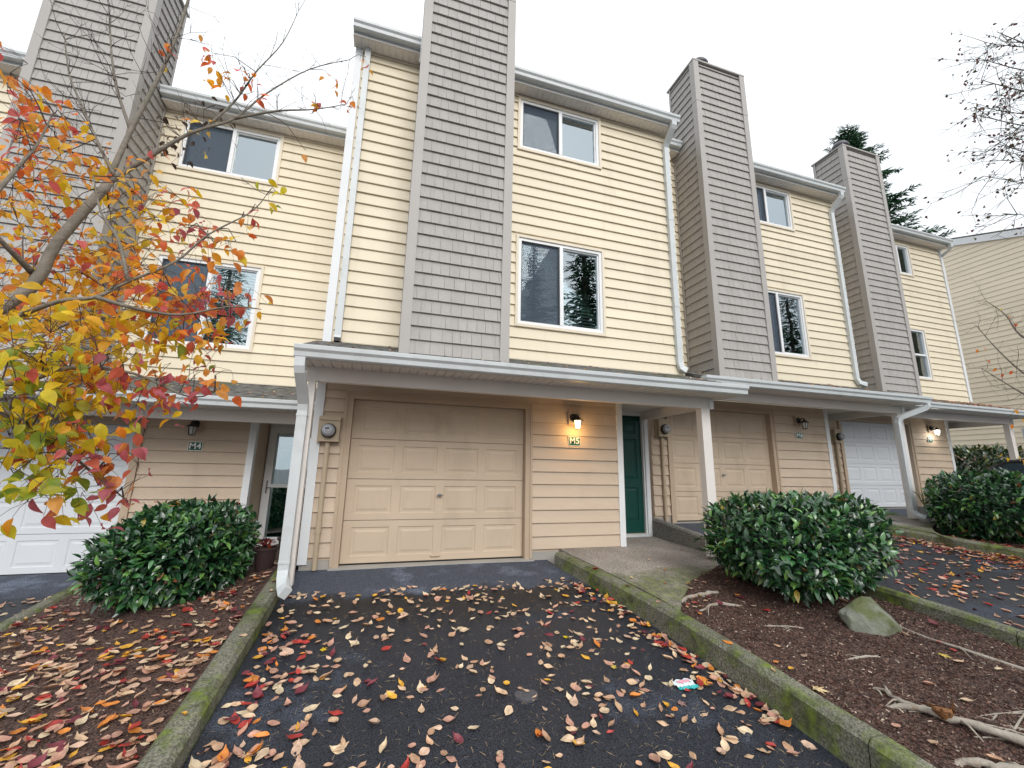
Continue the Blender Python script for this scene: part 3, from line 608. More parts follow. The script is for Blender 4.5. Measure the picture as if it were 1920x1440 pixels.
H7 = unit('M7', 11.2, 1.65, .47, (11.16, 12.46, 6.75, 8.70), 'door_white', 'end townhouse of the row with narrow windows and white garage door',
          dict(x1=16.07, side='left', porch=(10.42, 16.3), beam=(10.43, 15.86), right_trim=True, entry_open=True, handle=False,
               wins=((13.5, 14.59, 5.80, 6.815), (13.5, 14.59, 2.67, 4.18)), wu=SL(blind='blind_bright', hf=.93, pitch=.025, tilt=.024), wl=dict(kind='hung', blind='blind', pitch=.055, tilt=.016)))

# downspouts (parts of their houses)
def downspout(h, path, w=.095, d=.07, up=(0, 1, 0), bands=()):
    mb = MB().sweep(path, w, d, up=Vector(up)); o = mb.build('downspout', 'gutter', h)
    for p in bands: MB().box(p[0]-w/2-.004, p[0]+w/2+.004, p[1]-d/2-.004, p[1]+d/2+.02, p[2]-.012, p[2]+.012).build('strap', 'gutter', o)
    return o
d = downspout(H5, [(-.715, 5.845, 6.52), (-.715, 5.845, 1.74), (-.715, 5.835, 1.70)], .085, .06)
MB().box(-.755, -.675, 5.80, 5.87, 1.655, 1.70).build('outlet', 'black', d)
downspout(H5, [(4.77, 5.60, 6.52), (4.77, 5.60, 6.45), (4.765, 5.63, 6.40), (4.755, 5.80, 6.22), (4.755, 5.845, 6.15), (4.755, 5.845, 1.86), (4.775, 5.83, 1.77), (4.85, 5.80, 1.72)], .10, .075, bands=[(4.755, 5.845, 4.6), (4.755, 5.845, 2.9)])
downspout(H6, [(10.30, 6.42, 6.87), (10.30, 6.42, 6.78), (10.29, 6.45, 6.72), (10.25, 6.62, 6.52), (10.24, 6.665, 6.45), (10.24, 6.665, 2.2), (10.28, 6.64, 2.1), (10.42, 6.60, 2.06)], .10, .075, bands=[(10.24, 6.665, 5), (10.24, 6.665, 3.1)])
downspout(H7, [(16.02, 7.25, 7.0), (16.02, 7.25, 6.9), (16.06, 7.32, 6.84), (16.14, 7.75, 6.66), (16.15, 8.3, 6.5), (16.15, 8.36, 6.4), (16.15, 8.36, -.6)], .09, .07)
downspout(H5, [(-.905, 4.675, 1.118), (-.905, 4.675, 1.03), (-.90, 4.70, .97), (-.885, 4.88, .78), (-.88, 4.965, .68), (-.88, 4.985, .60), (-.88, 4.985, -1.03), (-.87, 4.95, -1.10), (-.84, 4.86, -1.155), (-.80, 4.74, -1.185)], .10, .075, bands=[(-.88, 4.985, -.95), (-.88, 4.985, .55)])
downspout(H6, [(10.27, 5.475, 1.46), (10.27, 5.475, 1.41), (10.22, 5.50, 1.36), (9.84, 5.66, 1.20), (9.76, 5.70, 1.15), (9.735, 5.71, 1.06), (9.735, 5.71, -.62), (9.75, 5.67, -.69), (9.80, 5.56, -.74)], .09, .075, bands=[(9.735, 5.71, -.55)])
downspout(H7, [(16.2, 6.30, 1.59), (16.2, 6.30, 1.54), (16.15, 6.33, 1.49), (15.95, 6.48, 1.36), (15.88, 6.54, 1.28), (15.88, 6.54, -.8)], .09, .075)

# ------------------------------------------------------------------ lanterns, number signs, meters
def lantern(x, y, z, label, bulb, watts, col):
    r = thing('wall_lantern', label, 'wall lamp', (x, y, z), 'wall lanterns by the garages')
    MB().box(x-.09, x+.09, y-.034, y-.0215, z-.0, z+.215).build('mounting_block', 'tan_trim', r)
    b = MB().lathe((x-.01, y-.034, z+.11), [(.062, 0), (.062, .012), (.045, .03), (.02, .04)], 16, Vector((0, -1, 0)))
    b.sweep([(x-.01, y-.07, z+.11), (x, y-.11, z+.15), (x+.005, y-.15, z+.14), (x+.005, y-.155, z+.10)], .011, n=8)
    b.build('bracket', 'black', r, True)
    c = Vector((x+.005, y-.155, z))
    MB().lathe(c+Vector((0, 0, .055)), [(.082, 0), (.084, .006), (.05, .03), (.02, .055), (.012, .075), (.0, .08)], 12).build('lamp_cap', 'black', r)
    MB().lathe(c+Vector((0, 0, -.065)), [(.036, 0), (.056, .118)], 6).build('glass_shade', bulb, r)
    cg = MB()
    for k in range(6):
        a = 2*math.pi*k/6
        cg.sweep([c+Vector((.040*math.cos(a), .040*math.sin(a), -.07)), c+Vector((.060*math.cos(a), .060*math.sin(a), .055))], .004, n=5)
    cg.lathe(c+Vector((0, 0, -.08)), [(.015, 0), (.042, .006), (.042, .014)], 12)
    cg.build('cage', 'black', r)
    if watts:
        l = bpy.data.lights.new('lamp_light', 'POINT'); l.energy = watts; l.color = col; l.shadow_soft_size = .05
        o = bpy.data.objects.new('lamp_light', l); COL.objects.link(o); o.parent = r; o.matrix_parent_inverse = Matrix.Translation(-ABS[r]); o.location = c+Vector((.0, -.035, -.10))
lantern(2.757, 5.88, .70, 'black lantern glowing warm amber above the M5 sign', 'bulb_warm', 4.2, (1, .55, .16))
lantern(8.33, 6.70, 1.03, 'unlit black lantern above the M6 sign', 'bulb_off', 0, None)
lantern(14.03, 7.53, 1.20, 'black lantern glowing cool white above the M7 sign', 'bulb_cool', 3.6, (1, .93, .8))
lantern(-2.86, 7.76, .52, 'unlit black lantern above the M4 sign, left of the storm door', 'bulb_off', 0, None)
def sign(text, x, y, z):
    r = thing('number_sign', 'small green unit sign with white letters reading '+text, 'sign', (x, y, z), 'green unit number signs')
    W, Hh = .195, .14
    MB().box(x-W/2, x+W/2, y-.012, y-.004, z-Hh/2, z+Hh/2).build('border', 'signwhite', r)
    MB().box(x-W/2+.008, x+W/2-.008, y-.0155, y-.0121, z-Hh/2+.009, z+Hh/2-.009).build('plate', 'signgreen', r)
    cu = bpy.data.curves.new('t', 'FONT'); cu.body = text; cu.size = .125; cu.align_x = 'CENTER'; cu.align_y = 'CENTER'; cu.extrude = .0012; cu.offset = .0028; cu.space_character = 1.08
    to = bpy.data.objects.new('t', cu); COL.objects.link(to)
    me = bpy.data.meshes.new_from_object(to); bpy.data.objects.remove(to)
    me.transform(Matrix.Rotation(math.pi/2, 4, 'X')); me.materials.clear(); me.materials.append(MT['signwhite'])
    link('lettering', me, r, (x, y-.0172, z))
sign('M5', 2.769, 5.88, .457); sign('M6', 8.336, 6.70, .83); sign('M7', 13.97, 7.53, 1.015); sign('M4', -2.83, 7.76, .285)
def meter(x, y, z, zb, label):
    r = thing('electric_meter', label, 'electric meter', (x, y, zb), 'electric meters')
    MB().box(x-.125, x+.115, y-.13, y-.022, z-.155, z+.115).build('meter_box', 'meter_box', r)
    MB().box(x-.13, x+.12, y-.145, y-.022, z+.1155, z+.165).build('box_lid', 'meter_box', r)
    MB().box(x-.15, x-.126, y-.05, y-.022, z-.18, z+.17).build('side_flange', 'meter_box', r)
    m = MB().lathe((x-.01, y-.13, z-.02), [(.085, 0), (.09, .015), (.09, .04), (.08, .05)], 22, Vector((0, -1, 0))).build('meter_ring', 'black', r, False)
    MB().lathe((x-.01, y-.18, z-.02), [(.078, 0), (.078, .03), (.066, .05), (.03, .06), (0, .062)], 22, Vector((0, -1, 0))).build('meter_dome', 'meter_grey', r, True)
    MB().lathe((x-.015, y-.232, z-.018), [(.05, 0), (.045, .006), (0, .007)], 18, Vector((0, -1, 0))).build('dial_face', 'meter_face', r)
    MB().box(x-.045, x+.005, y-.2435, y-.238, z-.004, z+.012).build('display', 'black', r)
    cd = MB().sweep([(x-.02, y-.055, z-.155), (x-.02, y-.055, zb)], .030, n=14); cd.lathe((x-.02, y-.055, zb+.42), [(.036, 0), (.036, .12)], 14)
    cd.build('conduit', 'meter_box', r, False)
    return r
meter(-.68, 5.9, .475, -1.22, 'tan electric meter with round glass dial beside the M5 garage, at the white corner post')
meter(4.945, 6.72, .82, -.84, 'tan electric meter between the green door and the beige M6 garage')
meter(10.50, 7.55, .96, -.66, 'tan electric meter left of the white M7 garage')

# ------------------------------------------------------------------ ground, driveways, kerbs, beds, walks
def dr5(y): return -1.22+.125*(min(y, 5.9)-5.9)
def dr6(y): return -.87+.10*(min(y, 6.72)-6.72)
def dr4(y): return -1.52+.10*(min(y, 7.78)-7.78)
def dr7(y): return -.74+.10*(min(y, 7.55)-7.55)
XR5 = [(-3, 2.86), (0, 2.84), (2.3, 2.77), (3.3, 2.72), (4.2, 2.61), (5.1, 2.45), (5.62, 2.33), (6, 2.3)]
XL6 = [(-3, 5.3), (2.4, 5.22), (3.4, 5.17), (4.3, 4.95), (5.3, 4.80), (6.7, 4.80)]
XR6 = [(-3, 9.2), (3.9, 9.0), (5.6, 8.55), (6.4, 8.0), (7, 7.95)]
XL7 = [(-3, 10.95), (3.2, 10.85), (4.2, 10.72), (5.2, 10.5), (6.2, 10.42), (7.5, 10.42)]
YS = [-3, -1.5, 0, 1, 1.6, 2.2, 2.7, 3.2, 3.6, 4, 4.4, 4.8, 5.2, 5.6, 5.93]
def strip(name, ys, xl, xr, zf, m, nx=8):
    v = []; f = []
    for y in ys:
        a, b = xl(y), xr(y)
        for i in range(nx+1): x = a+(b-a)*i/nx; v.append((x, y, zf(x, y)))
    for j in range(len(ys)-1):
        for i in range(nx): k = j*(nx+1)+i; f.append((k, k+1, k+nx+2, k+nx+1))
    o = MB().add(v, f).build(name, m); tag(o, kind='structure'); return o
def gbase(x, y):
    b = lerp(x, [(-30, -1.9), (-5, -1.62), (1, -1.36), (6.5, -1.0), (12.5, -.86), (18, -.8), (40, -.6)])
    return b+.115*(min(max(y, -3.5), 6.5)-6.2)-.12
gx = [-600, -150, -60, -30, -15, -9, -6, -3.5, -1, 1, 2.8, 5, 7, 9, 11, 13, 16, 20, 30, 60, 150, 600]; gys = [-600, -150, -60, -30, -14, -8, -5, -3.5, -2, 0, 1.5, 3, 4.5, 6.3, 8, 10, 14, 30, 60, 150, 600]
v = [(x, y, gbase(x, y)) for y in gys for x in gx]; n = len(gx)
tag(MB().add(v, [(j*n+i, j*n+i+1, j*n+n+i+1, j*n+n+i) for j in range(len(gys)-1) for i in range(n-1)]).build('ground', 'ground'), kind='structure')
D5 = strip('driveway', YS, lambda y: -.90, lambda y: lerp(y, XR5)+.02, lambda x, y: dr5(y)+.01*math.sin(x*2+y)*.5, 'asphalt5')
D6 = strip('driveway', [-3, 0, 1.5, 2.5, 3.4, 4.3, 5.3, 6.0, 6.76], lambda y: lerp(y, XL6), lambda y: lerp(y, XR6)+.02, lambda x, y: dr6(y), 'asphalt6')
D4 = strip('driveway', [-3, 0, 2, 4, 5, 6, 7, 7.81], lambda y: -6.9, lambda y: -3.60, lambda x, y: dr4(y), 'asphalt4')
D7 = strip('driveway', [-3, 0, 2, 4, 5, 6, 7, 7.58], lambda y: lerp(y, XL7), lambda y: 15.5, lambda x, y: dr7(y), 'asphalt7')
# concrete aprons under the garage doors
for ox, oy, dz in ((0, 0, 0), (5.6, .82, .34), (-5.62, 1.88, -.33), (11.2, 1.65, .47)):
    tag(MB().box(-.55+ox, 2.12+ox, 5.86+oy-.02, 6.06+oy, -1.5+dz, -1.206+dz).build('garage_apron', 'concrete_plain'), kind='structure')
def kerb(name, ys, xf, wid, top, bot, side, mat='curb', cut=None):
    """kerb as cast lengths with joints; xf(y): driveway edge; side +1: kerb lies to +x"""
    for a, b in zip(ys, ys[1:]):
        nseg = max(2, int((b-a)/.35)); q = [a+.004+(b-a-.008)*i/nseg for i in range(nseg+1)]; mb = MB(); rings = []
        for y in q:
            x = xf(y); t = top(y); bo = bot(y); c = .028; s = side; j = .004*math.sin(y*7)
            rings.append([(x, y, bo), (x+s*.012, y, t-c), (x+s*.012+s*c, y, t+j), (x+s*(wid-c), y, t+j), (x+s*wid, y, t-c), (x+s*wid, y, bo)])
        v = [p for r in rings for p in r]; f = []
        for i in range(nseg): f += [(i*6+k, i*6+(k+1) % 6, i*6+6+(k+1) % 6, i*6+6+k) for k in range(6)]
        f += [tuple(range(6)), tuple(nseg*6+k for k in range(5, -1, -1))]
        tag(mb.add(v, f).build('kerb', mat), kind='structure')
def zw5(y): return -1.085+.10*(min(y, 5.7)-5.7)
kerb('kerb', [-3, -.4, 2.1, 4.62, 5.72], lambda y: -.90, .175, lambda y: dr5(y)+.125, lambda y: dr5(y)-.25, -1)
kerb('kerb', [-3, -.4, 2.05, 5.64], lambda y: lerp(y, XR5), .18, lambda y: zw5(y) if y > 3.6 else zw5(3.6)-.118*(3.6-y), lambda y: dr5(y)-.25, 1)
kerb('kerb', [-3, -.4, 2.4, 5.1], lambda y: lerp(y, XL6), .15, lambda y: dr6(y)+.085, lambda y: dr6(y)-.35, -1)
kerb('kerb', [5.104, 6.70], lambda y: lerp(y, XL6), .15, lambda y: dr6(y)+.085, lambda y: dr6(y)-.45, -1, 'wallcon')
kerb('kerb', [-3, 0, 2.9, 6.5], lambda y: lerp(y, XR6), .18, lambda y: dr6(y)+.14, lambda y: dr6(y)-.25, 1)
kerb('kerb', [-3, 0, 2.9, 5.2, 7.5], lambda y: lerp(y, XL7), .15, lambda y: dr7(y)+.10, lambda y: dr7(y)-.45, -1)
kerb('kerb', [-3, 0, 2.5, 5, 7.0], lambda y: -3.60, .17, lambda y: dr4(y)+.12, lambda y: dr4(y)-.25, 1)

def noise2(x, y, s=1.0): return math.sin(x*5.1*s+1.3*y*s)*math.cos(y*4.3*s-.7*x*s)*.5+math.sin(x*13*s+y*9*s)*.25
def bedL(x, y):
    a = dr5(y)+.075; b = dr4(y)+.09; t = min(max((-1.07-x)/2.38, 0), 1)
    return a+(b-a)*t+.025*noise2(x, y)
EDGE = [(2.83, 3.74), (3.05, 3.99), (3.30, 4.21), (3.55, 4.38), (3.82, 4.53), (4.1, 4.65), (4.4, 4.74), (4.66, 4.80), (4.7, 9)]
def bedR(x, y):
    xl = lerp(y, XR5)+.18; xr = lerp(y, XL6)-.15; t = min(max((x-xl)/(xr-xl), 0), 1)
    a = (zw5(y) if y > 3.6 else zw5(3.6)-.118*(3.6-y))-.05; b = dr6(y)-.03
    drop = .14 if y > lerp(x, EDGE)-.0 else 0
    return a+(b-a)*t+.03*noise2(x, y)*min(1, 4*t, 4*(1-t)+.3)-drop
def bedR2(x, y):
    xl = lerp(y, XR6)+.18; xr = lerp(y, XL7)-.15; t = min(max((x-xl)/max(xr-xl, .1), 0), 1)
    return dr6(y)+.07+(dr7(y)-dr6(y)-.1)*t+.03*noise2(x, y)
def fr(a, b, n): return [a+(b-a)*i/n for i in range(n+1)]
BL = strip('planting_bed', fr(-3, 7.76, 66), lambda y: -3.44, lambda y: -1.07 if y < 5.75 else -.9, bedL, 'mulch', 26)
BR = strip('planting_bed', fr(-3, 3.3, 40)+fr(3.33, 4.95, 54), lambda y: lerp(y, XR5)+.175, lambda y: lerp(y, XL6)-.145, bedR, 'mulch', 30)
BR2 = strip('planting_bed', fr(-3, 5.9, 40), lambda y: lerp(y, XR6)+.175, lambda y: lerp(y, XL7)-.145, bedR2, 'mulch', 16)

# entry walks: slab with a curved edge round the bed
def walk(poly, zf, th, m):
    n = len(poly); v = [(x, y, zf(y)) for x, y in poly]+[(x, y, zf(y)-th) for x, y in poly]
    o = MB().add(v, [tuple(range(n)), tuple(range(2*n-1, n-1, -1))]+[(i, (i+1) % n, n+(i+1) % n, n+i) for i in range(n)]).build('walkway', m); tag(o, kind='structure'); return o
edge = [(2.83, 3.70), (3.05, 3.95), (3.30, 4.17), (3.55, 4.34), (3.82, 4.49), (4.1, 4.61), (4.4, 4.70), (4.655, 4.76)]
def kx(y): return lerp(y, XR5)+.188
p5 = edge+[(4.64, 5.3), (4.64, 6.62), (4.64, 6.73), (3.6, 6.73), (3.6, 5.886), (2.52, 5.886), (2.52, 5.66)]+[(kx(y), y) for y in (5.5, 5.1, 4.7, 4.3, 4.0)]
walk(p5, lambda y: zw5(y)-.003, .3, 'walk')
for a, b in (((2.95, 5.87), (4.64, 4.98)),):
    pass
p6 = [(x+5.72, y+.85) for x, y in edge]+[(10.26, 6.1), (10.26, 7.55), (9.2, 7.55), (9.2, 6.70), (8.12, 6.70), (8.12, 6.5)]+[(lerp(y, XR6)+.188, y) for y in (6.3, 5.9, 5.4, 5.0)]
walk(p6, lambda y: -.735+.1*(min(y, 6.5)-6.5), .3, 'walk2')
p4 = [(-2.4, 7.2), (-1.7, 6.9), (-1.06, 6.75), (-.90, 6.75), (-.90, 8.55), (-2.02, 8.55), (-2.02, 7.77), (-2.6, 7.77)]
walk(p4, lambda y: -1.40, .3, 'walk2')

# ------------------------------------------------------------------ leaves: templates and numpy instancing
def leaf_template(L_=1.0, W=.52, fold=.16, curl=.25, tail=0.0, seg=5):
    """pointed oval leaf lying along +x, two halves folded on the midrib"""
    xs = np.linspace(0, 1, seg+1); v = []; f = []
    for x in xs:
        wv = W/2*(math.sin(math.pi*min(1, x**.78))**.9 if 0 < x < 1 else 0)
        if tail and x > .72: wv *= max(.0, 1-(x-.72)*1.9)
        z = -curl*(x-.35)**2*1.6
        if tail and x > .75: z += (x-.75)**2*2.2*tail
        v += [(x*L_, -wv*L_, (z+fold*wv*2)*L_), (x*L_, 0, z*L_), (x*L_, wv*L_, (z+fold*wv*2)*L_)]
    for i in range(seg):
        a = i*3; f += [(a, a+3, a+4, a+1), (a+1, a+4, a+5, a+2)]
    return np.array(v), f
def maple_template():
    v = [(0, 0, 0)]; R_ = [1, .42, .8, .36, .62, .3, .42, .2]; k = len(R_)
    ang = [0, .32, .62, .95, 1.3, 1.75, 2.2, 2.9]
    pts = [(R_[i], ang[i]) for i in range(k)]+[(R_[i], -ang[i]) for i in range(k-1, 0, -1)]
    for r, a in pts: v.append((r*math.cos(a)*.5, r*math.sin(a)*.5, .06*r*math.sin(3*a)))
    n = len(pts); return np.array(v), [(0, 1+i, 1+(i+1) % n) for i in range(n)]
def inst_mesh(name, tv, tf, mats, cols, m):
    """many copies of one template as a single mesh with a colour per copy"""
    nv = len(tv); k = len(mats); th = np.c_[tv, np.ones(nv)]
    V = np.einsum('kij,nj->kni', np.asarray(mats)[:, :3, :], th).reshape(-1, 3)
    loops = np.array([i for f in tf for i in f]); ln = np.array([len(f) for f in tf])
    LI = (loops[None, :]+(np.arange(k)*nv)[:, None]).ravel(); LN = np.tile(ln, k)
    me = bpy.data.meshes.new(name); me.vertices.add(len(V)); me.vertices.foreach_set('co', V.ravel().astype(np.float32))
    me.loops.add(len(LI)); me.loops.foreach_set('vertex_index', LI.astype(np.int32))
    me.polygons.add(len(LN)); me.polygons.foreach_set('loop_start', np.r_[0, np.cumsum(LN)[:-1]].astype(np.int32)); me.polygons.foreach_set('loop_total', LN.astype(np.int32))
    at_ = me.attributes.new('Col', 'FLOAT_COLOR', 'POINT'); c = np.repeat(np.c_[np.asarray(cols), np.ones(k)], nv, 0); at_.data.foreach_set('color', c.ravel().astype(np.float32))
    me.update(); me.validate(); me.materials.append(MT[m]); return me
def tmesh(name, tv, tf, m):
    me = bpy.data.meshes.new(name); me.from_pydata([tuple(p) for p in tv], [], tf); me.update(); me.materials.append(MT[m]); return me
def frame(p, d, nrm, s):
    d = Vector(d).normalized(); nrm = Vector(nrm); y = nrm.cross(d)
    if y.length < 1e-3: y = Vector((0, 0, 1)).cross(d) if abs(d.z) < .9 else Vector((1, 0, 0)).cross(d)
    y.normalize(); z = d.cross(y)
    return np.array([[d.x*s, y.x*s, z.x*s, p[0]], [d.y*s, y.y*s, z.y*s, p[1]], [d.z*s, y.z*s, z.z*s, p[2]], [0, 0, 0, 1]])
def sph(): 
    a = rng.normal(size=3); return a/np.linalg.norm(a)

# ------------------------------------------------------------------ laurel bushes
def bush(label, c, rx, ry, rz, zb, nleaf, size, pal, nparts=300, group='clipped laurel bushes', flat=.55, name='laurel_bush'):
    r = thing(name, label, 'bush', (c[0], c[1], zb), group)
    st = MB()
    for k in range(26):
        a = 2*math.pi*k/26*3.7; q = .35+.6*((k*37) % 26)/26
        e = Vector((c[0]+rx*q*math.cos(a)*.8, c[1]+ry*q*math.sin(a)*.8, zb+rz*(1.25+.3*math.sin(k))))
        b0 = Vector((c[0]+.16*math.cos(a), c[1]+.16*math.sin(a), zb-.05)); mid = b0.lerp(e, .5)+Vector((.1*math.cos(a), .1*math.sin(a), .05))
        st.sweep([b0, mid, e], [.016, .011, .004], n=5)
    st.build('stems', 'stem', r)
    tv, tf = leaf_template(1, .40, .12, .22, seg=4)
    P = []; cc = Vector((c[0], c[1], zb+rz*.98))
    bumps = [(Vector(sph()), rng.uniform(-.17, .15)) for _ in range(30)]
    i = 0
    while len(P) < nleaf:
        d = Vector(sph()); i += 1
        sq = Vector((d.x, d.y, d.z)); 
        # squarish clipped outline: superellipsoid radius
        pz = 3.2
        rad = (abs(d.x)**pz+abs(d.y)**pz+abs(d.z)**pz)**(-1/pz)
        rad *= 1+sum(a*max(0, d.dot(b))**6 for b, a in bumps)
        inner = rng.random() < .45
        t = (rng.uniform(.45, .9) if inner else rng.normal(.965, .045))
        p = Vector((d.x*rx, d.y*ry, d.z*rz))*rad*t*.93
        if d.z < -.2: p.x *= 1+.25*d.z; p.y *= 1+.25*d.z
        pw = cc+p
        if pw.z < zb+.03: continue
        out = Vector((d.x/rx, d.y/ry, d.z/rz)).normalized()
        ld = (out*.55+Vector((0, 0, .25))+Vector(sph())*.8).normalized()
        if d.z < .1: ld = (out*.55+Vector((0, 0, -.05))+Vector(sph())*.8).normalized()
        nr = (Vector((0, 0, 1))*.9+out*.6+Vector(sph())*.4)
        s = size*rng.uniform(.75, 1.2); u = rng.random()
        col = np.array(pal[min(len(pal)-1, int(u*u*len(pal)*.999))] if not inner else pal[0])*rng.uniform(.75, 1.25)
        if rng.random() < .012: col = np.array(((.45, .33, .06), (.30, .17, .08), (.40, .12, .05))[rng.integers(3)])
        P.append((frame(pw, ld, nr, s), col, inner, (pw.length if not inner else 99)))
    P.sort(key=lambda q: q[3])
    part = P[::1][:0]; outer = [q for q in P if not q[2]]
    sel = set(id(q) for q in outer[:nparts*2:2][:nparts]); lm = tmesh('leaf', tv, tf, 'laurel_o')
    for q in outer:
        if id(q) in sel:
            o = bpy.data.objects.new('leaf', lm); COL.objects.link(o); o.parent = r; o.matrix_parent_inverse = Matrix.Translation(-ABS[r]); o.matrix_basis = Matrix(q[0].tolist()); o.color = (*q[1], 1)
    rest = [q for q in P if id(q) not in sel]
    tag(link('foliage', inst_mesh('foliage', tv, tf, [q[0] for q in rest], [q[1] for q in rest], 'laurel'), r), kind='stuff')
    return r, cc
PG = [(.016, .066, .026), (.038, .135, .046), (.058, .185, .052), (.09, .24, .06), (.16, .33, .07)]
B1, _ = bush('dense dark laurel bush in the leaf-strewn bed before the white M4 garage', (-2.10, 5.80), .73, .66, .55, -1.51, 8500, .105, PG)
B2, _ = bush('large glossy laurel bush in the mulch bed beside the rock and curved walk', (4.58, 3.88), .97, .74, .55, -1.33, 9000, .105, PG)
B3, _ = bush('laurel bush topped with orange leaves, before the lit M7 wall', (10.30, 4.75), 1.10, .80, .55, -1.03, 6500, .125, PG, 150)
B4, _ = bush('light green shrub with reddish shoots beyond the end of the row', (19.3, 9.1), 1.5, 1.2, .95, -.85, 4500, .19, [(.02, .06, .02), (.05, .10, .03), (.10, .16, .04), (.16, .20, .05), (.20, .13, .06)], 0, 'background shrubs', name='shrub')

# ------------------------------------------------------------------ autumn dogwood at the left
def limb(mb, pts, r0, r1, n=8, wob=0):
    k = len(pts); P = [Vector(p) for p in pts]; Q = []
    for i in range(k-1):      # Catmull-Rom
        p0, p1, p2, p3 = P[max(i-1, 0)], P[i], P[i+1], P[min(i+2, k-1)]
        for j in range(4):
            t = j/4; Q.append(.5*((2*p1)+(p2-p0)*t+(2*p0-5*p1+4*p2-p3)*t*t+(3*p1-p0-3*p2+p3)*t**3))
    Q.append(P[-1]); m = len(Q)
    if wob: Q = [q+Vector((math.sin(i*1.7+r0*900), math.cos(i*2.3+r0*500), .5*math.sin(i*1.1)))*wob*r0 for i, q in enumerate(Q)]
    mb.sweep(Q, [(r0+(r1-r0)*(i/(m-1))**.8)*(1+wob*.5*math.sin(i*2.9+r0*300)) for i in range(m)], n=n, up=Vector((.3, .9, .2))); return Q
t1 = thing('dogwood_tree', 'autumn dogwood with red, orange and yellow leaves reaching in from the left', 'tree', (-2.35, 1.15, -1.72))
tk = MB(); Z1 = bedL(-2.35, 1.15)
trunk = limb(tk, [(-2.35, 1.15, Z1-.1), (-2.28, 1.35, -1.0), (-2.05, 1.7, -.15), at(0, 580, 2.3), at(110, 450, 2.45), at(205, 342, 2.58)], .033, .021, 10)
tk.build('trunk', 'bark', t1, True)
bl = MB(); limbs = []
limbs.append(limb(bl, [at(200, 345, 2.58), at(245, 245, 2.7), at(292, 155, 2.8), at(322, 90, 2.9), at(350, 10, 3.0), at(370, -60, 3.05)], .015, .008))
limbs.append(limb(bl, [at(205, 342, 2.58), at(262, 305, 2.6), at(340, 258, 2.62), at(385, 240, 2.65), at(440, 222, 2.7), at(500, 175, 2.8), at(580, 130, 2.9), at(655, 112, 3.0)], .014, .0025))
limbs.append(limb(bl, [at(385, 240, 2.65), at(440, 190, 2.7), at(480, 135, 2.75), at(530, 80, 2.8), at(560, 20, 2.85)], .008, .002))
limbs.append(limb(bl, [at(440, 222, 2.7), at(520, 208, 2.75), at(590, 205, 2.85), at(650, 195, 2.9)], .010, .002))
limbs.append(limb(bl, [at(-60, 640, 2.15), at(20, 600, 2.1), at(110, 565, 2.05), at(180, 557, 2.1), at(240, 528, 2.15), at(330, 490, 2.2), at(390, 440, 2.25), at(470, 398, 2.3), at(500, 365, 2.35)], .012, .002))
limbs.append(limb(bl, [at(240, 528, 2.15), at(222, 450, 2.2), at(190, 400, 2.25), at(175, 330, 2.3)], .009, .003))
limbs.append(limb(bl, [at(180, 557, 2.1), at(260, 580, 2.1), at(340, 590, 2.15), at(430, 575, 2.2), at(490, 580, 2.25)], .010, .002))
limbs.append(limb(bl, [at(-70, 700, 2.0), at(30, 720, 2.0), at(130, 690, 2.05), at(250, 700, 2.1), at(360, 745, 2.15), at(430, 720, 2.2)], .013, .002))
limbs.append(limb(bl, [at(-70, 720, 1.95), at(0, 765, 1.95), at(60, 800, 2.0), at(130, 850, 2.05), at(190, 900, 2.1), at(240, 940, 2.15)], .013, .002))
limbs.append(limb(bl, [at(-40, 700, 2.4), at(60, 640, 2.4), at(150, 600, 2.45), at(250, 600, 2.5), at(330, 640, 2.55)], .012, .002))
limbs.append(limb(bl, [at(245, 245, 2.7), at(220, 170, 2.75), at(210, 110, 2.8), at(205, 30, 2.9)], .010, .004))
limbs.append(limb(bl, [at(215, 330, 2.58), at(180, 260, 2.65), at(150, 190, 2.7), at(130, 140, 2.75), at(120, 60, 2.8)], .010, .003))
limbs.append(limb(bl, [at(60, 510, 2.4), at(20, 470, 2.3), at(-30, 420, 2.2)], .016, .008))
limbs.append(limb(bl, [at(-60, 420, 2.1), at(20, 330, 2.2), at(70, 270, 2.3), at(100, 210, 2.4)], .012, .003))
bl.build('branches', 'bark', t1, True)
allp = [p for l in limbs for p in l]
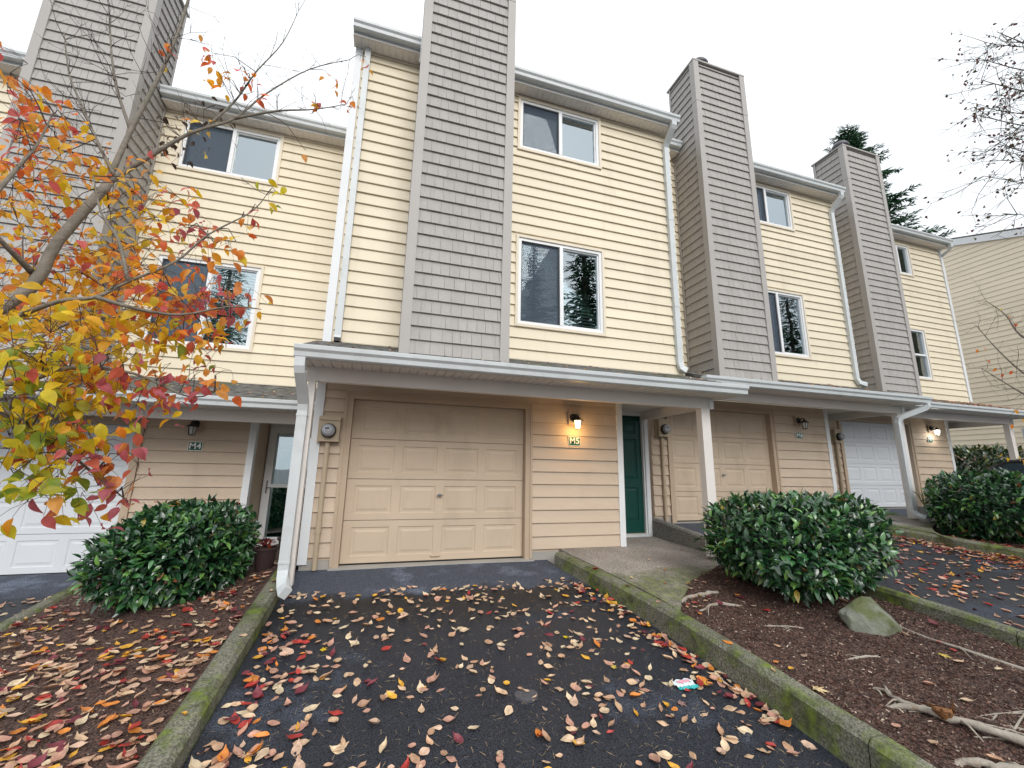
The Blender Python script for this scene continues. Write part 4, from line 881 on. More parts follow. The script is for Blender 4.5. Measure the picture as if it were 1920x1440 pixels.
# leaf clusters: centre pixel, depth, spread (m), count, palette
RED = [(.74, .16, .05), (.80, .25, .03), (.62, .13, .12), (.82, .36, .08)]
ORG = [(.84, .36, .03), (.86, .46, .04), (.80, .27, .05), (.86, .54, .10)]
YEL = [(.78, .52, .02), (.74, .48, .03), (.80, .42, .03), (.74, .54, .05)]
YGR = [(.70, .58, .04), (.50, .50, .05), (.80, .56, .03), (.28, .38, .05)]
PUR = [(.56, .16, .20), (.50, .12, .14), (.68, .16, .10), (.74, .28, .08)]
CL = []
for x, y, dpt, s, n_, pal in [
    (15, 150, 2.2, .07, 12, RED), (60, 200, 2.4, .07, 14, RED), (110, 225, 2.4, .08, 12, RED), (25, 275, 2.3, .09, 18, RED), (105, 290, 2.5, .09, 20, ORG),
    (20, 360, 2.2, .10, 26, ORG), (60, 350, 2.4, .10, 22, ORG), (140, 270, 2.6, .09, 12, ORG), (180, 300, 2.6, .08, 8, RED), (100, 420, 2.3, .11, 16, RED), (30, 430, 2.1, .10, 20, ORG),
    (200, 400, 2.4, .09, 18, YEL), (250, 370, 2.4, .09, 20, ORG), (290, 420, 2.4, .09, 22, YEL), (330, 380, 2.5, .07, 12, PUR), (350, 440, 2.5, .07, 14, PUR), (400, 470, 2.3, .05, 7, ORG), (440, 465, 2.3, .05, 6, ORG),
    (140, 480, 2.5, .11, 34, RED), (210, 480, 2.5, .11, 38, ORG), (60, 520, 2.4, .11, 34, ORG), (120, 560, 2.5, .12, 46, ORG), (30, 600, 2.4, .12, 40, YEL), (190, 550, 2.4, .12, 46, ORG), (260, 510, 2.4, .11, 34, RED),
    (260, 560, 2.3, .11, 36, ORG), (320, 560, 2.3, .09, 26, RED), (370, 570, 2.3, .08, 20, PUR), (420, 560, 2.3, .06, 14, PUR), (460, 575, 2.3, .05, 9, PUR), (430, 610, 2.3, .05, 8, RED), (390, 630, 2.25, .05, 8, ORG),
    (170, 610, 2.1, .10, 30, YEL), (90, 640, 2.2, .12, 40, YEL), (230, 620, 2.2, .10, 26, YEL), (290, 620, 2.2, .08, 20, YEL), (340, 640, 2.25, .07, 12, YGR), (380, 655, 2.25, .05, 9, PUR),
    (20, 670, 2.0, .12, 34, YEL), (70, 700, 2.0, .12, 40, YGR), (140, 660, 2.1, .11, 30, YEL), (200, 690, 2.2, .08, 14, RED), (150, 730, 2.1, .09, 20, YEL), (230, 720, 2.15, .08, 18, PUR), (290, 730, 2.15, .07, 16, PUR), (350, 735, 2.15, .06, 12, PUR), (400, 720, 2.15, .05, 9, RED), (260, 755, 2.15, .05, 6, YEL),
    (30, 760, 1.95, .11, 34, YGR), (90, 770, 2.0, .11, 34, YGR), (20, 830, 1.9, .09, 20, YGR), (80, 840, 1.95, .09, 24, YGR), (140, 810, 2.05, .08, 18, YEL), (170, 850, 2.05, .06, 13, PUR), (220, 870, 2.1, .06, 12, PUR), (100, 900, 1.95, .06, 9, YGR), (60, 920, 1.95, .06, 9, PUR), (180, 930, 2.1, .05, 9, PUR), (215, 945, 2.1, .05, 7, PUR), (20, 910, 1.9, .05, 6, YGR), (130, 925, 2.0, .04, 4, YGR),
    (310, 90, 2.85, .05, 5, RED), (400, 110, 2.8, .05, 7, RED), (420, 155, 2.7, .05, 7, ORG), (460, 150, 2.75, .05, 5, RED), (480, 170, 2.75, .05, 5, RED), (625, 155, 2.9, .03, 4, RED), (655, 195, 2.9, .03, 5, RED), (685, 115, 3.0, .03, 3, RED), (590, 195, 2.85, .03, 3, RED), (570, 290, 2.7, .01, 1, RED), (515, 370, 2.35, .04, 5, YGR), (480, 400, 2.3, .02, 2, RED), (455, 420, 2.3, .03, 3, ORG), (390, 250, 2.7, .06, 5, ORG), (270, 290, 2.6, .04, 4, RED)]:
    if x < 235 and 320 < y < 625: dpt += .42
    CL.append((at(x, y, dpt), s*1.2, int(n_*(1.85 if n_ > 9 else 1.5)), pal))
CL.append((at(340, 270, 2.85), .10, 26, [(.05, .03, .02), (.07, .05, .035)])); CL.append((at(380, 215, 2.85), .09, 22, [(.05, .03, .02), (.08, .055, .04)]))   # shrivelled brown cluster
tw = MB(); LV = []
tv_l, tf_l = leaf_template(1, .56, .14, .35, .25, 6)
for c, s, n_, pal in CL:
    near = min(allp, key=lambda p: (p-c).length); dist = (near-c).length
    hub = c+Vector((0, 0, .04))
    mid = near.lerp(hub, .55)+Vector((0, 0, .03+.06*dist))+Vector(sph())*.03*dist
    if dist > .02: tw.sweep([near, near.lerp(mid, .6)+Vector(sph())*.02*dist, mid, hub], [.0035, .003, .0024, .0016], n=4, cap=False)
    subs = []
    for q in range(max(1, n_//5)):
        e = hub+Vector(sph())*s*1.1; subs.append(e); tw.sweep([hub, hub.lerp(e, .5)+Vector((0, 0, .012)), e], [.0016, .0013, .0009], n=3, cap=False)
    for q in range(n_):
        p = c+Vector(rng.normal(size=3))*s*.75
        e = min(subs, key=lambda u: (u-p).length)
        if (e-p).length > .02 and rng.random() < .5: tw.sweep([e, e.lerp(p, .5)+Vector((0, 0, .01)), p], [.001, .0009, .0007], n=3, cap=False)
        dr = Vector((rng.normal()*.55, rng.normal()*.55, -rng.uniform(.25, 1.1)))
        if rng.random() < .2: dr.z = rng.uniform(-.2, .3)
        nr = Vector((rng.normal()*.6, -.55+rng.normal()*.6, .75))
        sz = rng.uniform(.042, .074)*(.75 if pal[0][0] < .1 else 1)
        base = np.array(pal[rng.integers(len(pal))])
        if rng.random() < .15: base = np.array((YEL+RED+ORG)[rng.integers(12)])
        if pal[0][0] < .1: base = np.array(pal[rng.integers(2)])
        LV.append((frame(p, dr, nr, sz), np.minimum(base*rng.uniform(.9, 1.25), .92), p.length))
# bare twigs along the upper limbs
def twigs(mb, pts, n, ln, r, upv=.6, spread=.8, sub=3):
    for i in range(n):
        p = pts[rng.integers(len(pts)//4, len(pts))]; d = (Vector(sph())*spread+Vector((0, 0, upv))).normalized()
        l = ln*rng.uniform(.4, 1.2); q = [p]; 
        for j in range(3): d = (d+Vector(sph())*.28+Vector((0, 0, .08))).normalized(); q.append(q[-1]+d*l/3)
        mb.sweep(q, [r, r*.8, r*.6, r*.4], n=4, cap=False)
        for j in range(sub):
            b = q[rng.integers(1, 4)]; d2 = (d+Vector(sph())*.9).normalized(); mb.sweep([b, b+d2*l*.15, b+d2*l*.3+Vector((0, 0, .01))], [r*.55, r*.45, r*.35], n=3, cap=False)
for k in (0, 1, 2, 3, 10, 11): twigs(tw, limbs[k], 16, .28, .0022)
for k in (4, 5, 6, 7, 8, 9, 12, 13): twigs(tw, limbs[k], 6, .2, .002)
tag(tw.build('twigs', 'twig', t1), kind='stuff')
LV.sort(key=lambda q: q[2]); lm = tmesh('leaf', tv_l, tf_l, 'leaf_o')
for q in LV[:300]:
    o = bpy.data.objects.new('leaf', lm); COL.objects.link(o); o.parent = t1; o.matrix_parent_inverse = Matrix.Translation(-ABS[t1]); o.matrix_basis = Matrix(q[0].tolist()); o.color = (*q[1], 1)
tag(link('foliage', inst_mesh('foliage', tv_l, tf_l, [q[0] for q in LV[300:]], [q[1] for q in LV[300:]], 'leaf'), t1), kind='stuff')

# second dogwood: trunk just right of the frame, over the roots; thin bare branches with the last red leaves
t2 = thing('dogwood_tree', 'nearly bare dogwood whose thin twigs with few red leaves enter at the right', 'tree', (4.25, 1.25, bedR(4.25, 1.25)))
tk = MB(); zb = bedR(4.25, 1.25)
limb(tk, [(4.25, 1.25, zb-.1), (4.27, 1.25, -.6), (4.33, 1.28, .1), (4.5, 1.35, .8), (4.75, 1.4, 1.8)], .085, .03, 10); tk.build('trunk', 'bark', t2, True)
bl = MB(); l2 = []; tw = MB(); LV = []
for path in ([(4.33, 1.28, .1), at(1990, 740, 1.75), at(1920, 700, 1.9), at(1870, 655, 2.0), at(1830, 610, 2.1)], [(4.4, 1.3, .4), at(1980, 660, 1.7), at(1915, 630, 1.8), at(1885, 590, 1.9), at(1850, 565, 2.0)],
             [(4.3, 1.27, 0), at(1990, 780, 1.7), at(1930, 745, 1.8), at(1880, 715, 1.9), at(1840, 690, 2.0)], [(4.3, 1.27, -.2), at(2000, 870, 1.6), at(1930, 860, 1.65), at(1895, 862, 1.7), at(1865, 852, 1.75)]):
    l2.append(limb(bl, path, .012, .0025, 6))
bl.build('branches', 'bark', t2, True)
for l in l2[:3]: twigs(tw, l, 16, .22, .0014, .2, 1.0, 4)
tag(tw.build('twigs', 'twig', t2), kind='stuff')
for px, py, dd, c in [(1850, 675, 2.0, RED), (1868, 690, 2.0, RED), (1890, 592, 1.9, RED), (1895, 605, 1.9, RED), (1905, 606, 1.9, RED), (1832, 655, 2.1, RED), (1844, 652, 2.1, RED), (1880, 700, 1.9, RED), (1897, 695, 1.9, RED), (1875, 576, 1.9, YGR), (1902, 768, 1.7, ORG), (1916, 785, 1.7, ORG), (1880, 850, 1.7, YEL), (1888, 858, 1.7, YEL), (1908, 855, 1.7, YEL), (1918, 862, 1.7, ORG), (1896, 795, 1.7, RED)]:
    LV.append((frame(at(px, py, dd), (rng.normal()*.4, rng.normal()*.4, -1), (rng.normal()*.5, -.8, .4), .036), c[rng.integers(2)]))
for q in LV:
    o = bpy.data.objects.new('leaf', lm); COL.objects.link(o); o.parent = t2; o.matrix_parent_inverse = Matrix.Translation(-ABS[t2]); o.matrix_basis = Matrix(q[0].tolist()); o.color = (*q[1], 1)

# ------------------------------------------------------------------ far right deciduous tree, firs
t3 = thing('deciduous_tree', 'tall nearly bare mossy tree whose dark twigs hang in at the upper right', 'tree', (19.5, 4.6, -.95))
tk = MB(); tr_ = limb(tk, [(19.5, 4.6, -1.3), (19.4, 4.6, 4), (19.6, 4.7, 9), (19.3, 4.8, 14), (19.4, 5, 19)], .32, .06, 10); tk.build('trunk', 'moss_twig', t3, True)
bl = MB(); tw = MB(); LV = []; R3 = np.random.default_rng(5)
for px, py, d0, r in [(1838, 110, 5.6, .035), (1840, 150, 5.4, .04), (1830, 215, 5.6, .04), (1835, 200, 5.9, .03), (1870, 270, 5.6, .035), (1845, 330, 5.4, .03), (1880, 300, 5.9, .03), (1880, 400, 5.6, .025), (1870, 60, 5.2, .04), (1900, 240, 5.2, .035), (1850, 80, 6.0, .03), (1905, 140, 5.8, .04)]:
    e = at(px, py, d0); s = Vector((19.4, 4.7, e.z*.86+R3.normal()*.3)); mid = s.lerp(e, .5)+Vector((0, 0, .5))
    l = limb(bl, [s, s.lerp(e, .25)+Vector((0, 0, .35)), mid, s.lerp(e, .78)+Vector((0, 0, .2)), e], r, .007, 6)
    for i in range(30):
        p = l[int(R3.integers(len(l)//3, len(l)))]; dd = ((e-s).normalized()*.5+Vector(R3.normal(size=3))*.5+Vector((0, 0, -.15))).normalized(); ln = R3.uniform(.3, 1.0)
        q = [p, p+dd*ln*.5+Vector(R3.normal(size=3))*.04, p+dd*ln+Vector(R3.normal(size=3))*.08]; tw.sweep(q, [.009, .006, .004], n=4, cap=False)
        for j in range(3):
            b = q[1].lerp(q[2], R3.random()); d2 = (dd+Vector(R3.normal(size=3))*.6).normalized(); en = b+d2*ln*.35; tw.sweep([b, en], [.005, .003], n=3, cap=False)
            if R3.random() < .4:
                for _ in range(2): LV.append((frame(en+Vector(R3.normal(size=3))*.05, R3.normal(size=3), R3.normal(size=3), .10), np.array([(.10, .035, .035), (.07, .06, .03), (.13, .06, .05)][R3.integers(3)])))
bl.build('branches', 'moss_twig', t3, True); tag(tw.build('twigs', 'moss_twig', t3), kind='stuff')
tag(link('foliage', inst_mesh('foliage', tv_l, tf_l, [q[0] for q in LV], [q[1] for q in LV], 'leaf'), t3), kind='stuff')

def fir_meshes(H, R0, seed, dens=1.0, ex=.8, zs=.12, st=.022):
    R_ = np.random.default_rng(seed); tk = MB().sweep([(0, 0, -.3), (0, 0, H*.5), (0, 0, H)], [H*.018, H*.011, .02], n=8)
    br = MB(); mats = []; cols = []; z = H*zs
    tv = np.array([(0, 0, 0), (.35, .12, 0), (1, 0, -.05), (.35, -.12, 0), (.5, 0, .1)]); tf = [(0, 1, 4), (1, 2, 4), (2, 3, 4), (3, 0, 4)]
    while z < H*.99:
        t = z/H; rl = R0*(1-t)**ex*(.85+.3*R_.random())+.1; nb = int(5+3*(1-t)); a0 = R_.random()*6.28
        for k in range(nb):
            a = a0+6.283*k/nb+R_.normal()*.2; l = rl*R_.uniform(.6, 1.2); dr = Vector((math.cos(a), math.sin(a), 0)); rise = .22*(t-.35)
            tip = Vector((0, 0, z))+dr*l+Vector((0, 0, l*rise-.06*l*l/R0)); br.sweep([(0, 0, z), tip], [.03*(1-t)+.01, .006], n=4, cap=False)
            ns = int(max(6, l*13*dens))
            for j in range(ns):
                u = (j+.6)/ns; p = Vector((0, 0, z)).lerp(tip, u); sd_ = 1 if j % 2 else -1
                per = Vector((-dr.y, dr.x, 0))*sd_
                d = (dr*.75+per*R_.uniform(.35, 1.0)+Vector((0, 0, R_.normal()*.3-.12))).normalized(); s = (.28+.5*(1-u))*min(1, .35+l*.3)*R_.uniform(.75, 1.25)
                mats.append(frame(p, d, (R_.normal()*.4, R_.normal()*.4, 1), s)); g = R_.uniform(.7, 1.7); cols.append((.036*g, .090*g, .046*g))
        z += H*st*(1.15-.5*t)+.05
    return tk.mesh('trunk', 'bark_dark'), br.mesh('branches', 'bark_dark'), inst_mesh('crown', tv, tf, mats, cols, 'fir')
FA = fir_meshes(20, 3.6, 3); FB = fir_meshes(15, 2.6, 8); FC = fir_meshes(24.3, 4.9, 21, 2.2, .55, .45, .012)
def fir(ms, loc, rz, sc, label, group):
    r = thing('fir_tree', label, 'tree', loc, group); r.rotation_euler = (0, 0, rz); r.scale = (sc, sc, sc)
    for nme, me in zip(('trunk', 'branches', 'crown'), ms):
        o = bpy.data.objects.new(nme, me); COL.objects.link(o); o.parent = r
        if nme != 'trunk': o['kind'] = 'stuff'
fir(FC, (28.3, 16.6, -1.0), .5, 1.0, 'tall dark green fir rising behind the last chimney', None)
for i, (x, y, s, ms, lb) in enumerate([(-10.5, -14, .95, FA, 'fir across the street at the far left, mirrored in the M4 windows'), (-15, -16, 1.0, FB, 'short fir beside the far left fir across the street'), (9.4, -14.5, .95, FA, 'slender fir left of the largest one across the street'),
                                       (13.2, -14, 1.2, FA, 'largest fir across the street, mirrored in the middle windows'), (17.5, -16, 1.0, FB, 'short fir right of the largest one across the street'), (30, -13, 1.0, FA, 'fir across the street, mirrored in the M6 windows'), (36, -15, 1.1, FA, 'rightmost fir across the street')]):
    fir(ms, (x, y, gbase(x, y)-.1), i*1.3, s, lb, 'firs across the street')

# ------------------------------------------------------------------ neighbouring building at the right
nb = thing('neighbouring_building', 'cream sided building with sloping gable edge beyond the end of the row', 'building', (22.6, 9, -.9))
prof = [(5.0, -1.0), (14, -1.0), (14, 11.0), (11.8, 10.32), (5.0, 8.05)]
rk = lambda y: 9.024+(y-7.906)*(9.786-9.024)/(10.17-7.906)
nbw = MB().prism([(3.0, -1.2), (15, -1.2), (15, rk(15)), (3, rk(3))], 22.02, 30).build('wall', 'cream_far', nb)
z = -.9; e = .2; cache = None
while z < rk(15):
    # boards cut to the rake
    y0 = 3.0 if z+e < rk(3) else 3.0+(z+e-rk(3))/(rk(15)-rk(3))*12
    if y0 < 14.9:
        ml = MB().prism([(-.022, 0), (-.004, e-.002), (0, e-.002), (0, 0)], 0, 15-y0, 'y').mesh('siding_board', 'cream_far'); link('siding_board', ml, nbw, (22.018, y0, z))
    z += e
MB().add([(21.93, 3, rk(3)-.22), (21.93, 15, rk(15)-.22), (21.93, 15, rk(15)+.06), (21.93, 3, rk(3)+.06), (22.0, 3, rk(3)-.22), (22.0, 15, rk(15)-.22), (22.0, 15, rk(15)+.06), (22.0, 3, rk(3)+.06)],
         [(0, 1, 2, 3), (7, 6, 5, 4), (0, 4, 5, 1), (1, 5, 6, 2), (2, 6, 7, 3), (3, 7, 4, 0)]).build('rake_board', 'white', nb)
MB().add([(21.94, 2.9, rk(2.9)+.07), (21.94, 15.2, rk(15.2)+.07), (30, 15.2, rk(15.2)+.07), (30, 2.9, rk(2.9)+.07), (21.94, 2.9, rk(2.9)+.13), (21.94, 15.2, rk(15.2)+.13), (30, 15.2, rk(15.2)+.13), (30, 2.9, rk(2.9)+.13)],
         [(0, 1, 2, 3), (7, 6, 5, 4), (0, 4, 5, 1), (1, 5, 6, 2), (2, 6, 7, 3), (3, 7, 4, 0)]).build('roof', 'roof', nb)
# ------------------------------------------------------------------ parked car, mostly beyond the right edge
def car(ox, oy, oz, rz):
    r = thing('parked_car', 'dark parked car whose roof shows behind the laurel at the right edge', 'car', (ox, oy, oz))
    r.rotation_euler = (0, 0, rz); ABS[r] = Vector()
    def pl(name, mb, m, par, sm=False):
        o = bpy.data.objects.new(name, mb.mesh(name, m, sm)); COL.objects.link(o); o.parent = par; return o
    side = [(-2.2, .35), (-2.25, .6), (-2.15, .82), (-1.35, .93), (-.55, 1.36), (.1, 1.44), (.9, 1.40), (1.65, 1.0), (2.1, .95), (2.2, .7), (2.15, .35)]
    v = []; f = []
    for yy, k in ((-.86, .93), (-.80, 1), (.80, 1), (.86, .93)):
        for x, z in side: v.append((x*(1 if abs(yy) < .85 else .985), yy*(1 if z < .95 else .82), .3+(z-.3)*(1 if abs(yy) < .85 else .97)))
    n = len(side)
    for i in range(3): f += [(i*n+j, i*n+(j+1) % n, (i+1)*n+(j+1) % n, (i+1)*n+j) for j in range(n)]
    f += [tuple(range(n)), tuple(4*n-1-j for j in range(n))]
    body = pl('body', MB().add(v, f), 'car', r)
    pl('windscreen', MB().add([(-1.33, -.62, .955), (-1.33, .62, .955), (-.60, .58, 1.345), (-.60, -.58, 1.345)], [(0, 1, 2, 3)]), 'carglass', r)
    pl('rear_window', MB().add([(1.62, -.6, 1.035), (1.62, .6, 1.035), (.97, .56, 1.385), (.97, -.56, 1.385)], [(0, 3, 2, 1)]), 'carglass', r)
    for s in (-1, 1):
        pl('side_window', MB().add([(-1.05, s*.80, .97), (1.3, s*.80, 1.0), (.85, s*.722, 1.33), (-.5, s*.722, 1.32)], [(0, 1, 2, 3)]), 'carglass', r)
        pl('mirror', MB().box(-1.0, -.86, s*.86-.06, s*.86+.09*s if s > 0 else s*.86+.06, .92, 1.05), 'car', r)
        pl('headlight', MB().box(-2.235, -2.14, s*.62-.16, s*.62+.16, .62, .75), 'lens', r)
        for xx in (-1.35, 1.35):
            wv = pl('wheel', MB().lathe((xx, s*.70, .31), [(.31, 0), (.31, .17), (.25, .18)], 22, Vector((0, s, 0))), 'tyre', r)
            o = pl('rim', MB().lathe((xx, s*.885, .31), [(.2, 0), (.18, .01), (.04, .015)], 18, Vector((0, s, 0))), 'handle', wv)
    return r
car(14.35, 5.15, dr7(5.15)+.01, math.radians(90))

# ------------------------------------------------------------------ rock, roots, pots, litter
def blob(mb_c, pts): pass
def hull(name, pts, m, parent=None, sub=1):
    bm = bmesh.new(); [bm.verts.new(p) for p in pts]; bmesh.ops.convex_hull(bm, input=bm.verts)
    for v in [v for v in bm.verts if not v.link_faces]: bm.verts.remove(v)
    bmesh.ops.bevel(bm, geom=bm.edges[:], offset=.012, segments=1, affect='EDGES'); me = bpy.data.meshes.new(name); bm.to_mesh(me); bm.free(); me.materials.append(MT[m]); return link(name, me, parent)
rz_ = lambda x, y: bedR(x, y)
rx, ry = 4.36, 3.02
R4 = np.random.default_rng(3); zz = bedR(rx, ry)
pts = [(rx+a, ry+b, zz+c) for a, b, c in [(-.28, -.02, -.05), (-.24, .12, .10), (-.10, -.16, -.05), (.0, -.17, .08), (.22, -.14, -.05), (.26, -.05, .02), (.14, .02, .16), (.06, .05, .24), (-.01, .09, .22), (-.06, .04, .17), (-.26, .02, .11), (.2, .12, -.05), (-.1, .16, -.05), (.12, .10, .14)]]
rk_ = hull('rock', pts, 'rock')
from mathutils import noise as mn
bm = bmesh.new(); bm.from_mesh(rk_.data); bmesh.ops.triangulate(bm, faces=bm.faces[:])
for _ in range(2): bmesh.ops.subdivide_edges(bm, edges=[e_ for e_ in bm.edges if e_.calc_length() > .03], cuts=1)
bmesh.ops.triangulate(bm, faces=bm.faces[:]); bm.normal_update()
for v_ in bm.verts: v_.co += v_.normal*(0.010*mn.noise(v_.co*11)+.007*mn.noise(v_.co*37)+.006*abs(mn.noise(v_.co*4+Vector((3, 1, 2)))))
bm.to_mesh(rk_.data); bm.free()
tag(rk_, 'angular grey-green mossy rock lying against the big laurel bush', 'rock')
def root(path, r0, r1, label, grp='exposed tree roots'):
    mb = MB(); P = []
    for x, y, dz_ in path: P.append((x, y, bedR(x, y)+dz_-.012))
    Q = limb(mb, P, r0, r1, 9, .38)
    for k in range(3):
        q = Q[int(len(Q)*(.45+.15*k))]; dd = Vector((math.sin(k*2.2+x*9), math.cos(k*1.9+y*7), 0)); mb.sweep([q, q+dd*.06+Vector((0, 0, .004)), q+dd*.15-Vector((0, 0, .02+r1))], [r1*.9, r1*.6, r1*.25], n=6)
    o = mb.build('tree_root', 'root', None, True); return tag(o, label, 'root', grp)
root([(4.2, 1.3, .02), (3.75, 1.62, .05), (3.52, 1.92, .05), (3.42, 2.12, .035), (3.30, 2.26, .01), (3.2, 2.3, -.03)], .034, .011, 'long pale root running from the lower right corner to the knot')
root([(4.05, 1.25, .02), (3.55, 1.55, .045), (3.30, 1.70, .04), (3.22, 1.80, .03), (3.1, 1.86, -.02)], .038, .017, 'thick forked pale root nearest the camera')
root([(3.45, 2.08, .03), (3.38, 2.22, .035), (3.42, 2.36, .025), (3.40, 2.48, -.01)], .022, .010, 'short curled root beyond the brown knot')
root([(4.7, 1.9, .0), (4.62, 2.3, .02), (4.55, 2.6, .02), (4.6, 2.95, .01), (4.62, 3.2, -.02)], .016, .008, 'thin root running back along the bed to the rock')
root([(3.55, 4.02, -.01), (3.35, 4.03, .02), (3.1, 3.98, .02), (2.98, 3.9, -.01)], .03, .012, 'dark mossy root under the curved walk edge')
root([(3.6, 3.72, -.01), (3.35, 3.78, .02), (3.15, 3.74, .015), (3.0, 3.72, -.02)], .022, .010, 'pale root lying by the corner of kerb and walk')
root([(3.5, 2.72, -.02), (3.66, 2.70, .014), (3.85, 2.66, .012), (3.95, 2.6, -.02)], .012, .006, 'thin surface root in the middle of the mulch')
root([(3.3, 3.35, -.01), (3.5, 3.3, .012), (3.7, 3.18, .01), (3.78, 3.1, -.02)], .010, .005, 'slender root left of the rock')
RS = np.random.default_rng(12)
for k in range(13):
    x0_, y0_ = 3.95+RS.normal()*.12, 1.55+RS.normal()*.12; a_ = RS.uniform(1.9, 3.3); ln_ = RS.uniform(.35, .95); pt = []
    for j in range(5): pt.append((x0_+math.cos(a_+.25*j*RS.normal()*.5)*ln_*j/4, y0_+math.sin(a_)*ln_*j/4+RS.normal()*.02, (.014 if 0 < j < 4 else -.01)))
    r_ = RS.uniform(.006, .014); root(pt, r_, r_*.45, 'thin pale surface root among the bark near the lower right corner', 'thin surface roots')
pts = [(3.44+R4.uniform(-.07, .07), 2.05+R4.uniform(-.06, .06), bedR(3.44, 2.05)+R4.uniform(-.02, .12)) for _ in range(16)]
kn = surf('brown_root_knot', (.22, .10, .04), .8, .3, 20, bump=.6); MT['knot'] = kn
tag(hull('root_knot', pts, 'knot'), 'broken reddish brown root knot among the pale roots', 'root')

def pot(x, y, zb, r, h, mat, label, plant=None):
    t = thing('plant_pot', label, 'plant pot', (x, y, zb), 'pots by the M4 entry')
    MB().lathe((x, y, zb), [(r*.72, 0), (r*.95, h*.92), (r*1.08, h*.93), (r*1.08, h), (r*.95, h), (r*.92, h*.9)], 22).build('pot_body', mat, t, False)
    MB().lathe((x, y, zb+h*.86), [(r*.9, 0), (r*.85, .015), (0, .03)], 18).build('soil', 'soil', t)
    if plant:
        tvv, tff = leaf_template(1, .5, .1, .3, seg=3); ms = []; cs = []
        for _ in range(60):
            d_ = Vector(sph()); d_.z = abs(d_.z)+.2; ms.append(frame((x+d_.x*r*.5, y+d_.y*r*.5, zb+h*.9+rng.uniform(0, .10)), d_, (0, 0, 1), .06)); cs.append(np.array(plant[rng.integers(len(plant))]))
        tag(link('plant', inst_mesh('plant', tvv, tff, ms, cs, 'leaf'), t), kind='stuff')
pot(-1.25, 5.86, bedL(-1.25, 5.86)-.02, .125, .26, 'pot_brown', 'dark brown pot with a small red-leaved plant beside the laurel', [(.20, .03, .04), (.5, .1, .04), (.06, .02, .03)])
pot(-1.03, 6.1, bedL(-1.05, 6.1)-.02, .15, .30, 'pot_brown', 'empty brown pot with pale rim behind the white downspout')
pot(-1.10, 6.95, -1.40, .2, .40, 'pot_grey', 'tall blue-grey pot between downspout and white corner post')
# planter by the M7 garage
t = thing('planter', 'small grey pedestal planter with arching stems beside the M7 wall', 'plant pot', (10.55, 5.75, -.93))
zp = bedR2(10.2, 5.75)
MB().lathe((10.12, 5.72, zp-.02), [(.19, 0), (.17, .03), (.05, .05), (.045, .2), (.09, .26), (.12, .42), (.11, .42)], 20).build('pedestal', 'meter_grey', t)
st = MB()
for k in range(7):
    a = k*.9; st.sweep([(10.12, 5.72, zp+.38), (10.12+.08*math.cos(a), 5.72+.08*math.sin(a), zp+.62), (10.12+.2*math.cos(a), 5.72+.2*math.sin(a), zp+.72), (10.12+.32*math.cos(a), 5.72+.32*math.sin(a), zp+.60)], [.008, .007, .005, .002], n=5)
MT['straw'] = surf('straw_stem', (.16, .17, .05), .7); st.build('stems', 'straw', t)
# litter and a round cover on the drive
t = thing('candy_wrapper', 'crumpled white and turquoise wrapper among leaves on the wet driveway', 'litter', (2.32, 3.03, dr5(3.03)))
def crumple(x0, x1, y0, y1, m, nme, dz_):
    n = 7; v = [(2.32+x0+(x1-x0)*i/n, 3.03+y0+(y1-y0)*j/n, dr5(3.03+y0+(y1-y0)*j/n)+dz_+.008*math.sin(i*2.1+j*1.3)+.01) for j in range(n+1) for i in range(n+1)]
    MB().add(v, [(j*(n+1)+i, j*(n+1)+i+1, (j+1)*(n+1)+i+1, (j+1)*(n+1)+i) for j in range(n) for i in range(n)]).build(nme, m, t)
crumple(-.085, .085, -.035, .05, 'wrapper', 'foil', .006); crumple(-.085, .085, -.06, -.0352, 'wrapper_t', 'turquoise_band', .006); crumple(-.05, .06, .005, .03, 'wrapper_p', 'pink_print', .010)
cv = MB().lathe((1.10, 3.18, dr5(3.18)-.004), [(.085, -.03), (.085, .006), (.075, .008), (.0, .009)], 26).build('cleanout_cover', 'cover'); tag(cv, 'small round grey cover set in the asphalt near the camera', 'cover')

# ------------------------------------------------------------------ mulch chips and fallen leaves
def scatter_chips():
    tv = np.array([(-.5, -.5, 0), (.5, -.4, 0), (.45, .5, 0), (-.5, .4, 0), (-.4, -.3, .5), (.4, -.3, .5), (.35, .35, .5), (-.4, .3, .5)]); tf = [(4, 5, 6, 7), (0, 1, 5, 4), (1, 2, 6, 5), (2, 3, 7, 6), (3, 0, 4, 7)]
    for nm, n_, box, zf, ok in (('r', 15000, (2.9, 5.2, 1.2, 4.6), bedR, lambda x, y: lerp(y, XR5)+.2 < x < lerp(y, XL6)-.16), ('l', 7000, (-3.4, -1.1, 2.6, 6.5), bedL, lambda x, y: True)):
        ms = []; cs = []
        while len(ms) < n_:
            x = rng.uniform(box[0], box[1]); y = box[2]+(box[3]-box[2])*rng.random()**1.4
            if not ok(x, y): continue
            a = rng.uniform(0, 6.28); l, w_, h_ = rng.uniform(.008, .032), rng.uniform(.004, .012), rng.uniform(.004, .010)
            if rng.random() < .022: l, w_, h_ = rng.uniform(.05, .13), rng.uniform(.003, .006), .006
            c_, s_ = math.cos(a), math.sin(a); tx = rng.normal()*.3
            ms.append(np.array([[c_*l, -s_*w_, 0, x], [s_*l, c_*w_, 0, y], [tx*l, rng.normal()*.2*w_, h_, zf(x, y)+.002], [0, 0, 0, 1]]))
            u = rng.random(); b_ = np.array((.052, .027, .021) if u < .52 else (.12, .062, .047) if u < .84 else (.22, .15, .115) if u < .965 else (.42, .34, .27)); cs.append(b_*rng.uniform(.7, 1.3))
        o = link('bark_mulch', inst_mesh('bark_mulch', tv, tf, ms, cs, 'chips')); tag(o, 'dark shredded bark mulch covering the '+('right' if nm == 'r' else 'left')+' planting bed', 'mulch', None, 'stuff')
scatter_chips()
